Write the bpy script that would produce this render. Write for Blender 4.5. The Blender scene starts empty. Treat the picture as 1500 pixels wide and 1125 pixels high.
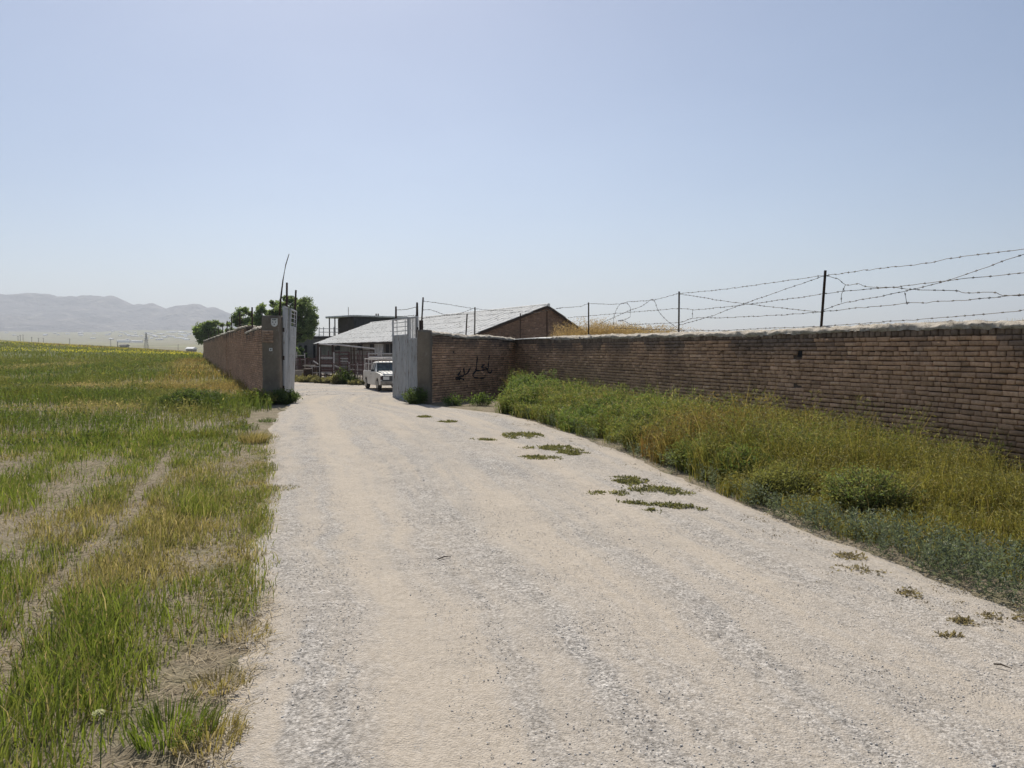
import bpy, bmesh, math, random
import numpy as np
from mathutils import Vector, Matrix

# ------------------------------------------------------------------ camera, world, sun
HAZE = 0.000185
scn = bpy.context.scene
COL = scn.collection
EYE = 1.6
FPX = 1128.0
PITCH = math.atan(50.5 / FPX)
cd = bpy.data.cameras.new("camera")
cd.sensor_width = 36.0
cd.lens = FPX / 1500.0 * 36.0
cd.clip_start = 0.05
cd.clip_end = 30000
cam = bpy.data.objects.new("camera", cd)
COL.objects.link(cam)
cam.location = (0, 0, EYE)
cam.rotation_euler = (math.radians(90) - PITCH, 0, 0)
scn.camera = cam

SUN_EL, SUN_AZ = 50.0, -14.0          # azimuth from +Y, negative = to the left
world = bpy.data.worlds.new("World")
scn.world = world
world.use_nodes = True
wn = world.node_tree.nodes
wl = world.node_tree.links
wn.clear()
sky = wn.new("ShaderNodeTexSky")
sky.sky_type = 'NISHITA'
sky.sun_disc = False
sky.sun_elevation = math.radians(SUN_EL)
sky.sun_rotation = math.radians(SUN_AZ)
sky.altitude = 1200
sky.air_density = 1.0
sky.dust_density = 2.8
sky.ozone_density = 2.2
bgn = wn.new("ShaderNodeBackground")
bgn.inputs['Strength'].default_value = 0.086
wo = wn.new("ShaderNodeOutputWorld")
hs = wn.new("ShaderNodeHueSaturation")
hs.inputs['Saturation'].default_value = .97
wl.new(sky.outputs[0], hs.inputs['Color'])
tcw = wn.new("ShaderNodeTexCoord")
mpw = wn.new("ShaderNodeMapping")
mpw.inputs['Scale'].default_value = (1.0, 1.0, 2.6)
nzw = wn.new("ShaderNodeTexNoise")
nzw.inputs['Scale'].default_value = 1.3
nzw.inputs['Detail'].default_value = 5
nzw.inputs['Roughness'].default_value = .5
rw_ = wn.new("ShaderNodeValToRGB")
rw_.color_ramp.elements[0].position = .3
rw_.color_ramp.elements[0].color = (.93, .93, .95, 1)
rw_.color_ramp.elements[1].position = .72
rw_.color_ramp.elements[1].color = (1.10, 1.08, 1.05, 1)
mxw = wn.new("ShaderNodeMix")
mxw.data_type = 'RGBA'
mxw.blend_type = 'MULTIPLY'
mxw.inputs[0].default_value = 1
wl.new(tcw.outputs['Generated'], mpw.inputs[0])
wl.new(mpw.outputs[0], nzw.inputs['Vector'])
wl.new(nzw.outputs['Fac'], rw_.inputs[0])
wl.new(hs.outputs[0], mxw.inputs[6])
wl.new(rw_.outputs[0], mxw.inputs[7])
wl.new(mxw.outputs[2], bgn.inputs[0])
wl.new(bgn.outputs[0], wo.inputs[0])

sd = bpy.data.lights.new("sun", 'SUN')
sd.energy = 4.7
sd.angle = math.radians(0.6)
sd.color = (1.0, 0.935, 0.835)
sun = bpy.data.objects.new("sun", sd)
COL.objects.link(sun)
se, sa = math.radians(SUN_EL), math.radians(SUN_AZ)
sdir = Vector((math.sin(sa) * math.cos(se), math.cos(sa) * math.cos(se), math.sin(se)))
sun.rotation_euler = sdir.to_track_quat('Z', 'Y').to_euler()
sun.location = (0, 0, 50)

scn.view_settings.view_transform = 'Standard'
scn.view_settings.look = 'None'
scn.view_settings.exposure = 0.22
scn.view_settings.gamma = 1.0
scn.render.resolution_x, scn.render.resolution_y = 1024, 768

rs = random.Random(5)
NR = np.random.RandomState

# ------------------------------------------------------------------ maths helpers
def ray(px, py):
    a = (px - 750) / FPX
    b = -(py - 562.5) / FPX
    cp, sp = math.cos(PITCH), math.sin(PITCH)
    return Vector((a, cp + b * sp, -sp + b * cp))

def at(px, py, Y):
    r = ray(px, py)
    t = Y / r.y
    return Vector((r.x * t, Y, EYE + r.z * t))

def gp(px, py, z=0.0):
    r = ray(px, py)
    t = (z - EYE) / r.z
    return Vector((r.x * t, r.y * t, z))

def sm(x):
    x = np.clip(x, 0, 1)
    return x * x * (3 - 2 * x)

def vnoise(x, y, scale=1.0, seed=0):
    x = np.asarray(x, dtype=np.float64) / scale + seed * 17.31
    y = np.asarray(y, dtype=np.float64) / scale + seed * 9.77
    xi, yi = np.floor(x), np.floor(y)
    fx, fy = x - xi, y - yi
    fx, fy = fx * fx * (3 - 2 * fx), fy * fy * (3 - 2 * fy)
    def h(a, b):
        v = np.sin(a * 127.1 + b * 311.7 + seed * 74.7) * 43758.5453
        return v - np.floor(v)
    return (h(xi, yi) * (1 - fx) + h(xi + 1, yi) * fx) * (1 - fy) + (h(xi, yi + 1) * (1 - fx) + h(xi + 1, yi + 1) * fx) * fy

def fbm(x, y, scale=1.0, seed=0, oct=3):
    s, a, t = 0, 1.0, 0
    for o in range(oct):
        s = s + a * vnoise(x, y, scale / 2 ** o, seed + o * 3)
        t += a
        a *= .5
    return s / t

# plan of the place -------------------------------------------------
LW0, LW1 = (-7.1, 22.0), (-44.0, 110.0)       # left wall base line
FW0, FW1 = (-2.35, 21.4), (0.1, 26.0)         # short wall right of the gate
RW1 = (7.6, 26.0 - 16.5 / 6.2 * 7.5)          # right wall runs past the frame
def lwx(Y):
    return LW0[0] + (Y - LW0[1]) * (LW1[0] - LW0[0]) / (LW1[1] - LW0[1])
def rwx(Y):
    return 0.1 + (26.0 - Y) * 6.2 / 16.5

def zf(X, Y):
    X = np.asarray(X, dtype=np.float64)
    Y = np.asarray(Y, dtype=np.float64)
    z = 0.10 * sm((Y - 10) / 12)
    inside = sm((X - lwx(Y)) / 2.0) * sm((Y - 22) / 1.0)
    z = z - inside * 0.55 * sm((Y - 23) / 14) * (1 - sm((Y - 200) / 200))
    z = z + (1 - inside) * 0.23 * sm((Y - 22) / 90)
    a = np.where(Y > 30, -X / np.maximum(Y, 30), 0)
    z = z + 5.0 * np.clip((a - .407) / .258, -.2, 3) * sm((Y - 80) / 230) * (Y > 30)
    z = z - 11 * sm((Y - 325) / 300)
    lf = .06 + .94 * sm((-X / np.maximum(Y, 30) - .16) / .16)
    z = z + (np.maximum(Y - 650, 0) * .019 + np.maximum(Y - 2600, 0) * .03) * lf
    # verge sinks a little toward the right wall
    side = np.where((Y < 27), (rwx(Y) - X), 99)
    z = z - 0.12 * (1 - sm((side - .2) / 2.0)) * (Y < 24) * (side > -3)
    # small lumps off the road
    z = z + 0.03 * (fbm(X, Y, 1.3, 4) - .5) * sm(1.2 - Y / 100)
    return z

def zs(x, y):
    return float(zf(np.array([x]), np.array([y]))[0])

def gpz(px, py):
    """pixel to a point on the terrain"""
    z = 0.0
    for _ in range(12):
        p = gp(px, py, z)
        z = zs(p.x, p.y)
    return Vector((p.x, p.y, z))

# road edges as functions of Y
LE = [(-3, .3), (0, -.2), (2.94, -1.24), (4.65, -1.66), (7.28, -2.42), (12.2, -3.95), (16.7, -5.2), (20.5, -6.0), (22.5, -6.5), (25, -6.9)]
RE = [(-3, 4.2), (0, 3.9), (3, 3.4), (4.7, 3.12), (6.27, 2.78), (8.7, 2.28), (12.6, 1.65), (16, .7), (18.2, -.1), (19.6, -1.4), (21.3, -2.5), (25, -3.0)]
def le(Y):
    return np.interp(Y, [a for a, b in LE], [b for a, b in LE])
def re_(Y):
    return np.interp(Y, [a for a, b in RE], [b for a, b in RE])

# ------------------------------------------------------------------ object helpers
def tag(o, label=None, cat=None, group=None, kind=None):
    if label: o['label'] = label
    if cat: o['category'] = cat
    if group: o['group'] = group
    if kind: o['kind'] = kind
    return o

def thing(name, loc, label, cat, group=None):
    o = bpy.data.objects.new(name, None)
    o.empty_display_size = .2
    COL.objects.link(o)
    o.location = loc
    return tag(o, label, cat, group)

def link(name, me, mat, parent=None, smooth=False):
    o = bpy.data.objects.new(name, me)
    COL.objects.link(o)
    if mat: me.materials.append(mat)
    if parent is not None:
        o.parent = parent
        w = Vector((0, 0, 0))
        p = parent
        while p is not None:
            w += p.location
            p = p.parent
        me.transform(Matrix.Translation(-w))
    if smooth:
        me.polygons.foreach_set('use_smooth', np.ones(len(me.polygons), dtype=bool))
    return o

def np_mesh(name, V, faces_list, col=None, uv=None):
    """faces_list: list of (n,k) int arrays"""
    me = bpy.data.meshes.new(name)
    V = np.asarray(V, dtype=np.float32)
    me.vertices.add(len(V))
    me.vertices.foreach_set('co', V.ravel())
    idx = np.concatenate([f.ravel() for f in faces_list]).astype(np.int32)
    tot = np.concatenate([np.full(len(f), f.shape[1]) for f in faces_list]).astype(np.int32)
    st = np.concatenate([[0], np.cumsum(tot)[:-1]]).astype(np.int32)
    me.loops.add(len(idx))
    me.loops.foreach_set('vertex_index', idx)
    me.polygons.add(len(tot))
    me.polygons.foreach_set('loop_start', st)
    me.polygons.foreach_set('loop_total', tot)
    me.update(calc_edges=True)
    if col is not None:
        c = np.ones((len(V), 4), dtype=np.float32)
        c[:, :3] = col
        at_ = me.color_attributes.new('tint', 'FLOAT_COLOR', 'POINT')
        at_.data.foreach_set('color', c.ravel())
    if uv is not None:
        l = me.uv_layers.new(name='UVMap')
        l.data.foreach_set('uv', np.asarray(uv, dtype=np.float32)[idx].ravel())
    return me

class MB:
    """collects simple solids into one mesh"""
    def __init__(s):
        s.v, s.f = [], []
    def add(s, v, f):
        n = len(s.v)
        s.v += [tuple(p) for p in v]
        s.f += [tuple(i + n for i in q) for q in f]
        return s
    def box(s, c, size, R=None):
        hx, hy, hz = size[0] / 2, size[1] / 2, size[2] / 2
        v = [Vector((x, y, z)) for x in (-hx, hx) for y in (-hy, hy) for z in (-hz, hz)]
        if R is not None: v = [R @ p for p in v]
        c = Vector(c)
        return s.add([p + c for p in v], [(0, 1, 3, 2), (4, 6, 7, 5), (0, 4, 5, 1), (2, 3, 7, 6), (0, 2, 6, 4), (1, 5, 7, 3)])
    def bar(s, a, b, w, h=None):
        a, b = Vector(a), Vector(b)
        h = h or w
        d = b - a
        q = d.to_track_quat('Y', 'Z').to_matrix()
        return s.box((a + b) / 2, (w, d.length, h), q)
    def tube(s, pts, r, n=6, cap=True):
        pts = [Vector(p) for p in pts]
        rr = r if isinstance(r, (list, tuple)) else [r] * len(pts)
        vs, fs = [], []
        up = Vector((0.02, 0.03, 1))
        for i, p in enumerate(pts):
            d = (pts[min(i + 1, len(pts) - 1)] - pts[max(i - 1, 0)]).normalized()
            a = d.cross(up)
            if a.length < .15: a = d.cross(Vector((1, 0.1, 0)))
            a.normalize()
            b = d.cross(a).normalized()
            for k in range(n):
                t = 2 * math.pi * k / n
                vs.append(p + (a * math.cos(t) + b * math.sin(t)) * rr[i])
        for i in range(len(pts) - 1):
            for k in range(n):
                fs.append((i * n + k, i * n + (k + 1) % n, (i + 1) * n + (k + 1) % n, (i + 1) * n + k))
        if cap:
            fs.append(tuple(range(n - 1, -1, -1)))
            fs.append(tuple((len(pts) - 1) * n + k for k in range(n)))
        return s.add(vs, fs)
    def prism(s, poly, fn0, fn1):
        """poly list of 2-D points, fn0/fn1 map them to 3-D for both caps"""
        n = len(poly)
        v = [fn0(*p) for p in poly] + [fn1(*p) for p in poly]
        f = [tuple(range(n - 1, -1, -1)), tuple(range(n, 2 * n))]
        for k in range(n):
            f.append((k, (k + 1) % n, n + (k + 1) % n, n + k))
        return s.add(v, f)
    def build(s, name, mat, parent=None, smooth=False, bevel=0):
        me = bpy.data.meshes.new(name)
        me.from_pydata(s.v, [], s.f)
        bm = bmesh.new()
        bm.from_mesh(me)
        bmesh.ops.recalc_face_normals(bm, faces=bm.faces)
        if bevel:
            bmesh.ops.bevel(bm, geom=list(bm.edges), offset=bevel, segments=2, affect='EDGES', profile=.6)
        bm.to_mesh(me)
        bm.free()
        me.update()
        return link(name, me, mat, parent, smooth)

# ------------------------------------------------------------------ materials
def newmat(name):
    m = bpy.data.materials.new(name)
    m.use_nodes = True
    nt = m.node_tree
    b = nt.nodes['Principled BSDF']
    b.inputs['Roughness'].default_value = .85
    b.inputs['Specular IOR Level'].default_value = .25
    return m, nt, b

def N(nt, t, **kw):
    n = nt.nodes.new(t)
    for k, v in kw.items():
        if k.startswith('i_'):
            n.inputs[k[2:].replace('_', ' ')].default_value = v
        else:
            setattr(n, k, v)
    return n

def noise(nt, vec, scale, detail=4, rough=.55, dist=0):
    n = nt.nodes.new('ShaderNodeTexNoise')
    n.inputs['Scale'].default_value = scale
    n.inputs['Detail'].default_value = detail
    n.inputs['Roughness'].default_value = rough
    n.inputs['Distortion'].default_value = dist
    if vec is not None: nt.links.new(vec, n.inputs['Vector'])
    return n.outputs['Fac']

def ramp(nt, fac, stops, interp='LINEAR'):
    r = nt.nodes.new('ShaderNodeValToRGB')
    e = r.color_ramp.elements
    r.color_ramp.interpolation = interp
    while len(e) < len(stops): e.new(.5)
    for i, (p, c) in enumerate(stops):
        e[i].position = p
        e[i].color = (c[0], c[1], c[2], 1) if isinstance(c, (tuple, list)) else (c, c, c, 1)
    nt.links.new(fac, r.inputs[0])
    return r.outputs[0]

def mix(nt, fac, a, b, mode='MIX'):
    m = nt.nodes.new('ShaderNodeMix')
    m.data_type = 'RGBA'
    m.blend_type = mode
    if isinstance(fac, (int, float)): m.inputs[0].default_value = fac
    else: nt.links.new(fac, m.inputs[0])
    for i, c in ((6, a), (7, b)):
        if isinstance(c, (tuple, list)): m.inputs[i].default_value = (c[0], c[1], c[2], 1)
        else: nt.links.new(c, m.inputs[i])
    return m.outputs[2]

def math_(nt, op, a, b=None, clamp=False):
    m = nt.nodes.new('ShaderNodeMath')
    m.operation = op
    m.use_clamp = clamp
    for i, c in ((0, a), (1, b)):
        if c is None: continue
        if isinstance(c, (int, float)): m.inputs[i].default_value = c
        else: nt.links.new(c, m.inputs[i])
    return m.outputs[0]

def bump(nt, b, h, strength=.5, dist=.01):
    n = nt.nodes.new('ShaderNodeBump')
    n.inputs['Strength'].default_value = strength
    n.inputs['Distance'].default_value = dist
    nt.links.new(h, n.inputs['Height'])
    nt.links.new(n.outputs[0], b.inputs['Normal'])

def objvec(nt):
    return nt.nodes.new('ShaderNodeTexCoord').outputs['Object']

def speck_mat(name, c1, c2, scale=8, rough=.85, c3=None, metallic=0, bscale=60, bstr=.3, bdist=.004, spec=.25, stretch=None):
    m, nt, b = newmat(name)
    v = objvec(nt)
    if stretch:
        mp = nt.nodes.new('ShaderNodeMapping')
        mp.inputs['Scale'].default_value = stretch
        nt.links.new(v, mp.inputs[0])
        v = mp.outputs[0]
    f = noise(nt, v, scale, 6, .65)
    c = ramp(nt, f, [(.32, c1), (.68, c2)])
    if c3:
        f2 = noise(nt, v, scale * 2.7, 8, .75)
        c = mix(nt, ramp(nt, f2, [(.54, 0.), (.66, 1.)]), c, c3)
    nt.links.new(c, b.inputs['Base Color'])
    b.inputs['Roughness'].default_value = rough
    b.inputs['Metallic'].default_value = metallic
    b.inputs['Specular IOR Level'].default_value = spec
    bump(nt, b, noise(nt, v, bscale, 5, .6), bstr, bdist)
    return m

def leaf_mat(name, trans=.4):
    m, nt, b = newmat(name)
    a = nt.nodes.new('ShaderNodeAttribute')
    a.attribute_name = 'tint'
    nt.links.new(a.outputs['Color'], b.inputs['Base Color'])
    b.inputs['Roughness'].default_value = .6
    b.inputs['Specular IOR Level'].default_value = .2
    t = nt.nodes.new('ShaderNodeBsdfTranslucent')
    g = mix(nt, 1.0, a.outputs['Color'], (1.25, 1.2, .75), 'MULTIPLY')
    nt.links.new(g, t.inputs[0])
    ms = nt.nodes.new('ShaderNodeMixShader')
    ms.inputs[0].default_value = trans
    nt.links.new(b.outputs[0], ms.inputs[1])
    nt.links.new(t.outputs[0], ms.inputs[2])
    nt.links.new(ms.outputs[0], nt.nodes['Material Output'].inputs['Surface'])
    return m

def tint_mat(name, rough=.9, bscale=45, bstr=.5, bdist=.004, stain=None):
    m, nt, b = newmat(name)
    a = nt.nodes.new('ShaderNodeAttribute')
    a.attribute_name = 'tint'
    v = objvec(nt)
    f = noise(nt, v, 22, 6, .7)
    c = mix(nt, .55, a.outputs['Color'], ramp(nt, f, [(.3, .25), (.7, .75)]), 'OVERLAY')
    f2 = noise(nt, v, 1.1, 4, .6)
    c = mix(nt, ramp(nt, f2, [(.48, 0.), (.75, .4)]), c, (.13, .09, .065))
    nt.links.new(c, b.inputs['Base Color'])
    b.inputs['Roughness'].default_value = rough
    bump(nt, b, noise(nt, v, bscale, 6, .7), bstr, bdist)
    return m

M = {}
M['leaf'] = leaf_mat('foliage', .5)
M['treeleaf'] = leaf_mat('tree_foliage', .5)
M['stem'] = speck_mat('green_stem', (.10, .15, .05), (.16, .2, .08), 20)
M['brick'] = tint_mat('brick')
M['mortar'] = speck_mat('mud_mortar', (.085, .060, .043), (.15, .108, .077), 5)
M['coping'] = speck_mat('straw_mud_plaster', (.33, .29, .23), (.56, .51, .43), 9, c3=(.16, .13, .1), bscale=30, bstr=.8, bdist=.02)
M['plaster'] = speck_mat('cement_plaster', (.15, .122, .092), (.23, .195, .15), 2.2, c3=(.25, .22, .185), bscale=26, bstr=.5, bdist=.008)
M['asbestos'] = speck_mat('corrugated_cement_sheet', (.62, .62, .59), (.80, .79, .75), 1.3, c3=(.2, .18, .15), bscale=20)
M['darkmetal'] = speck_mat('rusty_steel', (.035, .026, .022), (.09, .06, .045), 30, rough=.7, c3=(.14, .07, .04), metallic=.3)
M['wire'] = speck_mat('wire_steel', (.05, .045, .04), (.10, .085, .07), 40, rough=.6, metallic=.5)
M['gatepaint'] = speck_mat('faded_blue_grey_paint', (.36, .375, .38), (.54, .545, .54), 1.6, rough=.6, c3=(.15, .085, .055), bscale=25, bstr=.4, bdist=.006, stretch=(6, 6, .8))
M['gatewhite'] = speck_mat('faded_white_paint', (.42, .43, .42), (.62, .62, .6), 3, rough=.6, c3=(.22, .17, .14), stretch=(3, 3, .6))
M['palepipe'] = speck_mat('pale_painted_pipe', (.38, .36, .34), (.58, .55, .52), 10, rough=.6, c3=(.2, .13, .1))
M['redpipe'] = speck_mat('red_oxide_pipe', (.06, .032, .03), (.13, .072, .065), 10, rough=.7, c3=(.22, .17, .16))
M['renderwall'] = speck_mat('grey_render', (.15, .135, .115), (.24, .22, .195), 1.2, c3=(.11, .095, .08), bscale=12, bstr=.5, bdist=.01)
M['darkwall'] = speck_mat('dark_sheet_cladding', (.05, .047, .05), (.095, .095, .105), 1.5, c3=(.04, .035, .03))
M['brownwall'] = speck_mat('dark_brown_wall', (.05, .04, .033), (.09, .072, .06), 1.5)
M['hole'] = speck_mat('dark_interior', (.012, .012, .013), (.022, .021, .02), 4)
M['whitedoor'] = speck_mat('chipped_white_door', (.3, .29, .28), (.48, .47, .45), 3, c3=(.15, .12, .1))
M['bark'] = speck_mat('bark', (.06, .045, .032), (.13, .1, .075), 14, bscale=20, bstr=.9, bdist=.02)
M['concrete'] = speck_mat('old_concrete', (.26, .235, .2), (.4, .37, .32), 3, c3=(.2, .17, .14))
M['carwhite'] = speck_mat('dusty_white_paint', (.56, .55, .50), (.70, .69, .65), 2.5, rough=.42, spec=.5, bstr=.03, c3=(.46, .43, .37))
M['black'] = speck_mat('black_plastic', (.02, .02, .02), (.035, .035, .035), 10, rough=.6)
M['tyre'] = speck_mat('dusty_rubber', (.035, .033, .03), (.075, .07, .062), 12, rough=.9)
M['rim'] = speck_mat('steel_rim', (.3, .3, .29), (.42, .42, .4), 9, rough=.45, metallic=.6)
M['whiteplate'] = speck_mat('white_enamel', (.6, .6, .57), (.74, .74, .7), 6, rough=.5)
M['graffiti'] = speck_mat('black_spray_paint', (.018, .015, .018), (.035, .03, .035), 14, rough=.75)
M['farwhite'] = speck_mat('whitewashed_wall', (.75, .73, .7), (.88, .86, .83), .1)
M['farroof'] = speck_mat('pale_sheet_roof', (.7, .7, .7), (.85, .85, .85), .1)
M['fardark'] = speck_mat('weathered_brown_wall', (.1, .09, .08), (.17, .15, .13), .1)
g, gnt, gb = newmat('window_glass')
gb.inputs['Base Color'].default_value = (.02, .035, .04, 1)
gb.inputs['Roughness'].default_value = .06
gb.inputs['Specular IOR Level'].default_value = .6
gf = noise(gnt, objvec(gnt), 5, 4)
gnt.links.new(ramp(gnt, gf, [(.4, (.015, .03, .035)), (.7, (.05, .08, .085))]), gb.inputs['Base Color'])
M['glass'] = g

# road: gravel with dusty wheel tracks, UV.x across the road, UV.y metres along it
def road_mat(name, tracks=True):
    m, nt, b = newmat(name)
    v = objvec(nt)
    L = nt.links
    fine = noise(nt, v, 62, 8, .72)
    mid = noise(nt, v, 14, 6, .65)
    big = noise(nt, v, .55, 5, .6)
    vor = nt.nodes.new('ShaderNodeTexVoronoi')
    vor.inputs['Scale'].default_value = 95
    vor.inputs['Randomness'].default_value = 1
    L.new(v, vor.inputs['Vector'])
    grav = ramp(nt, fine, [(.25, (.175, .16, .142)), (.42, (.295, .273, .243)), (.58, (.375, .348, .312)), (.8, (.50, .468, .425))])
    bwv = nt.nodes.new('ShaderNodeSeparateColor')
    L.new(vor.outputs['Color'], bwv.inputs[0])
    stone = mix(nt, .6, grav, ramp(nt, bwv.outputs[0], [(0, .3), (.5, .5), (.9, .66), (1, .8)]), 'OVERLAY')
    hsv = nt.nodes.new('ShaderNodeHueSaturation')
    hsv.inputs['Saturation'].default_value = .85
    L.new(stone, hsv.inputs['Color'])
    grav = hsv.outputs[0]
    n30 = noise(nt, v, 42, 2, .6)
    n11 = noise(nt, v, 9, 4, .65)
    grav = mix(nt, .8, grav, ramp(nt, n30, [(.33, .2), (.47, .5), (.64, .78)]), 'OVERLAY')
    speckd = noise(nt, v, 70, 1, .5)
    grav = mix(nt, ramp(nt, speckd, [(.63, 0.), (.70, .75)]), grav, (.13, .115, .10))
    grav = mix(nt, .5, grav, ramp(nt, n11, [(.33, .3), (.5, .5), (.66, .70)]), 'OVERLAY')
    dust = ramp(nt, noise(nt, v, 34, 6, .7), [(.3, (.35, .305, .245)), (.55, (.465, .41, .34)), (.8, (.54, .485, .41))])
    mask = ramp(nt, big, [(.42, 0.), (.62, 1.)])
    if tracks:
        uv = nt.nodes.new('ShaderNodeUVMap')
        sx = nt.nodes.new('ShaderNodeSeparateXYZ')
        L.new(uv.outputs[0], sx.inputs[0])
        wob = math_(nt, 'MULTIPLY', math_(nt, 'SUBTRACT', noise(nt, v, .7, 3), .5), .10)
        u = math_(nt, 'ADD', sx.outputs[0], wob)
        tot = None
        for cx, w, s in ((.205, .085, 1.0), (.48, .07, .6), (.72, .10, .6), (.0, .07, .9), (.98, .09, .8)):
            d = math_(nt, 'ABSOLUTE', math_(nt, 'SUBTRACT', u, cx))
            k = math_(nt, 'MULTIPLY', math_(nt, 'SUBTRACT', 1.0, math_(nt, 'DIVIDE', d, w), True), s)
            tot = k if tot is None else math_(nt, 'MAXIMUM', tot, k)
        mp = nt.nodes.new('ShaderNodeMapping')
        mp.inputs['Scale'].default_value = (20, .22, 1)
        L.new(uv.outputs[0], mp.inputs[0])
        streak = noise(nt, mp.outputs[0], 1.0, 5, .6)
        st = ramp(nt, streak, [(.40, 0.), (.62, 1.)])
        tot = math_(nt, 'ADD', math_(nt, 'MULTIPLY', tot, ramp(nt, mid, [(.3, .55), (.6, 1.)])), math_(nt, 'MULTIPLY', st, .8), True)
        mask = math_(nt, 'MAXIMUM', math_(nt, 'MULTIPLY', mask, .45), tot)
    c = mix(nt, mask, grav, dust)
    gr = noise(nt, v, .9, 4, .6)
    c = mix(nt, ramp(nt, gr, [(.5, 0.), (.7, .3)]), c, (.33, .305, .27))
    L.new(c, b.inputs['Base Color'])
    b.inputs['Roughness'].default_value = .95
    b.inputs['Specular IOR Level'].default_value = .12
    h = math_(nt, 'ADD', math_(nt, 'MULTIPLY', fine, 1.0), math_(nt, 'MULTIPLY', vor.outputs['Distance'], -.8))
    h = math_(nt, 'ADD', h, math_(nt, 'MULTIPLY', mid, 1.5))
    bump(nt, b, h, .6, .012)
    return m
M['road'] = road_mat('gravel_road')
M['yard'] = road_mat('yard_gravel', False)

# ground: earth with straw near, cover crop colours further off
def ground_mat():
    m, nt, b = newmat('field_earth')
    v = objvec(nt)
    L = nt.links
    fine = noise(nt, v, 40, 8, .7)
    mid = noise(nt, v, 5, 6, .65)
    big = noise(nt, v, .25, 5, .6)
    soil = ramp(nt, noise(nt, v, 26, 6, .72), [(.28, (.13, .105, .07)), (.5, (.29, .245, .175)), (.75, (.44, .385, .29))])
    soil = mix(nt, ramp(nt, noise(nt, v, 1.8, 5, .65), [(.45, 0.), (.65, .6)]), soil, (.19, .155, .11))
    veg = ramp(nt, mid, [(.3, (.055, .075, .025)), (.55, (.11, .125, .045)), (.8, (.26, .22, .11))])
    geo = nt.nodes.new('ShaderNodeSeparateXYZ')
    L.new(v, geo.inputs[0])
    Y = geo.outputs[1]
    far = math_(nt, 'DIVIDE', math_(nt, 'SUBTRACT', Y, 18), 40, True)
    k = math_(nt, 'MAXIMUM', math_(nt, 'MULTIPLY', far, ramp(nt, big, [(.3, .75), (.6, 1.)])), ramp(nt, noise(nt, v, 3.1, 5, .6), [(.48, 0.), (.66, .45)]))
    c = mix(nt, k, soil, veg)
    # distant strips of fields
    mp = nt.nodes.new('ShaderNodeMapping')
    mp.inputs['Scale'].default_value = (.0016, .011, 1)
    mp.inputs['Rotation'].default_value = (0, 0, .12)
    L.new(v, mp.inputs[0])
    strips = noise(nt, mp.outputs[0], 1, 4, .55)
    fields = ramp(nt, strips, [(.3, (.10, .12, .05)), (.42, (.24, .21, .09)), (.5, (.17, .13, .08)), (.56, (.22, .24, .10)), (.7, (.33, .29, .19))])
    far2 = math_(nt, 'DIVIDE', math_(nt, 'SUBTRACT', Y, 170), 60, True)
    c = mix(nt, far2, c, fields)
    L.new(c, b.inputs['Base Color'])
    b.inputs['Roughness'].default_value = 1
    b.inputs['Specular IOR Level'].default_value = .1
    bump(nt, b, math_(nt, 'ADD', fine, math_(nt, 'MULTIPLY', mid, 2)), .8, .03)
    return m
M['ground'] = ground_mat()
M['hills'] = speck_mat('bare_hills', (.03, .03, .036), (.12, .105, .10), .0035, c3=(.21, .19, .15), bscale=.008, bstr=1, bdist=60)

# ================================================================== SETTING
def grid_mesh(name, X, Y, Z, uv=None, mask=None):
    r, c = X.shape
    V = np.stack([X.ravel(), Y.ravel(), Z.ravel()], 1)
    i = np.arange(r * c).reshape(r, c)
    F = np.stack([i[:-1, :-1].ravel(), i[:-1, 1:].ravel(), i[1:, 1:].ravel(), i[1:, :-1].ravel()], 1)
    if mask is not None:
        F = F[mask.ravel()]
    u = None if uv is None else np.stack([uv[0].ravel(), uv[1].ravel()], 1)
    return np_mesh(name, V, [F], uv=u)

xa = np.concatenate([[-9000, -7000, -5500, -4200], -np.geomspace(3400, 40, 60), np.arange(-38, -10, 1.0), np.arange(-10, 9, .25), np.arange(9, 40, 2.), np.geomspace(40, 6000, 34)])
ya = np.concatenate([[-60, -30, -15], np.arange(-8, 27, .25), np.arange(27, 60, 1.), np.geomspace(60, 6800, 130)])
GX, GY = np.meshgrid(xa, ya)
GZ = zf(GX, GY)
onroad = sm((GX - le(GY) + .12) / .25) * sm((re_(GY) + .12 - GX) / .25) * (GY < 25) * (GY > -3)
GZ = GZ - .03 * onroad
inyard = sm((GX - lwx(GY) - .3) / 1.) * sm((GY - 23.5) / .5) * (GY < 66) * (GX < 8)
GZ = GZ - .06 * inyard
g = link('ground', grid_mesh('ground', GX, GY, GZ), M['ground'], smooth=True)
tag(g, 'earth and field ground reaching to the far plain', 'ground', kind='structure')

# road strip
ry = np.concatenate([np.arange(-3, 1.5, .15), np.arange(1.5, 8, .03), np.arange(8, 16, .06), np.arange(16, 26.2, .12)])
ru = np.linspace(0, 1, 170)
U, Yg = np.meshgrid(ru, ry)
edgeL = le(ry) + .40 * (fbm(ry, ry * 0, .9, 1) - .5) + .22 * (fbm(ry, ry * 0, .2, 2) - .5)
edgeR = re_(ry) + .22 * (fbm(ry, ry * 0, .9, 5) - .5) + .10 * (fbm(ry, ry * 0, .17, 6) - .5)
Xg = edgeL[:, None] * (1 - U) + edgeR[:, None] * U
Zg = zf(Xg, Yg)
rut = 0
for cx, w, dp in ((.205, .035, .018), (.50, .035, .010)):
    rut = rut - dp * np.exp(-((U + .02 * (vnoise(Yg, Yg * 0, 2.5, 9) - .5) - cx) / w) ** 2)
crown = .035 * (1 - (2 * U - 1) ** 2)
Zg = Zg + .012 + (rut + crown) * (1 - sm((Yg - 20) / 5)) + .014 * (fbm(Xg, Yg, .35, 3) - .5) + .006 * (fbm(Xg, Yg, .07, 7) - .5)
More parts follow.
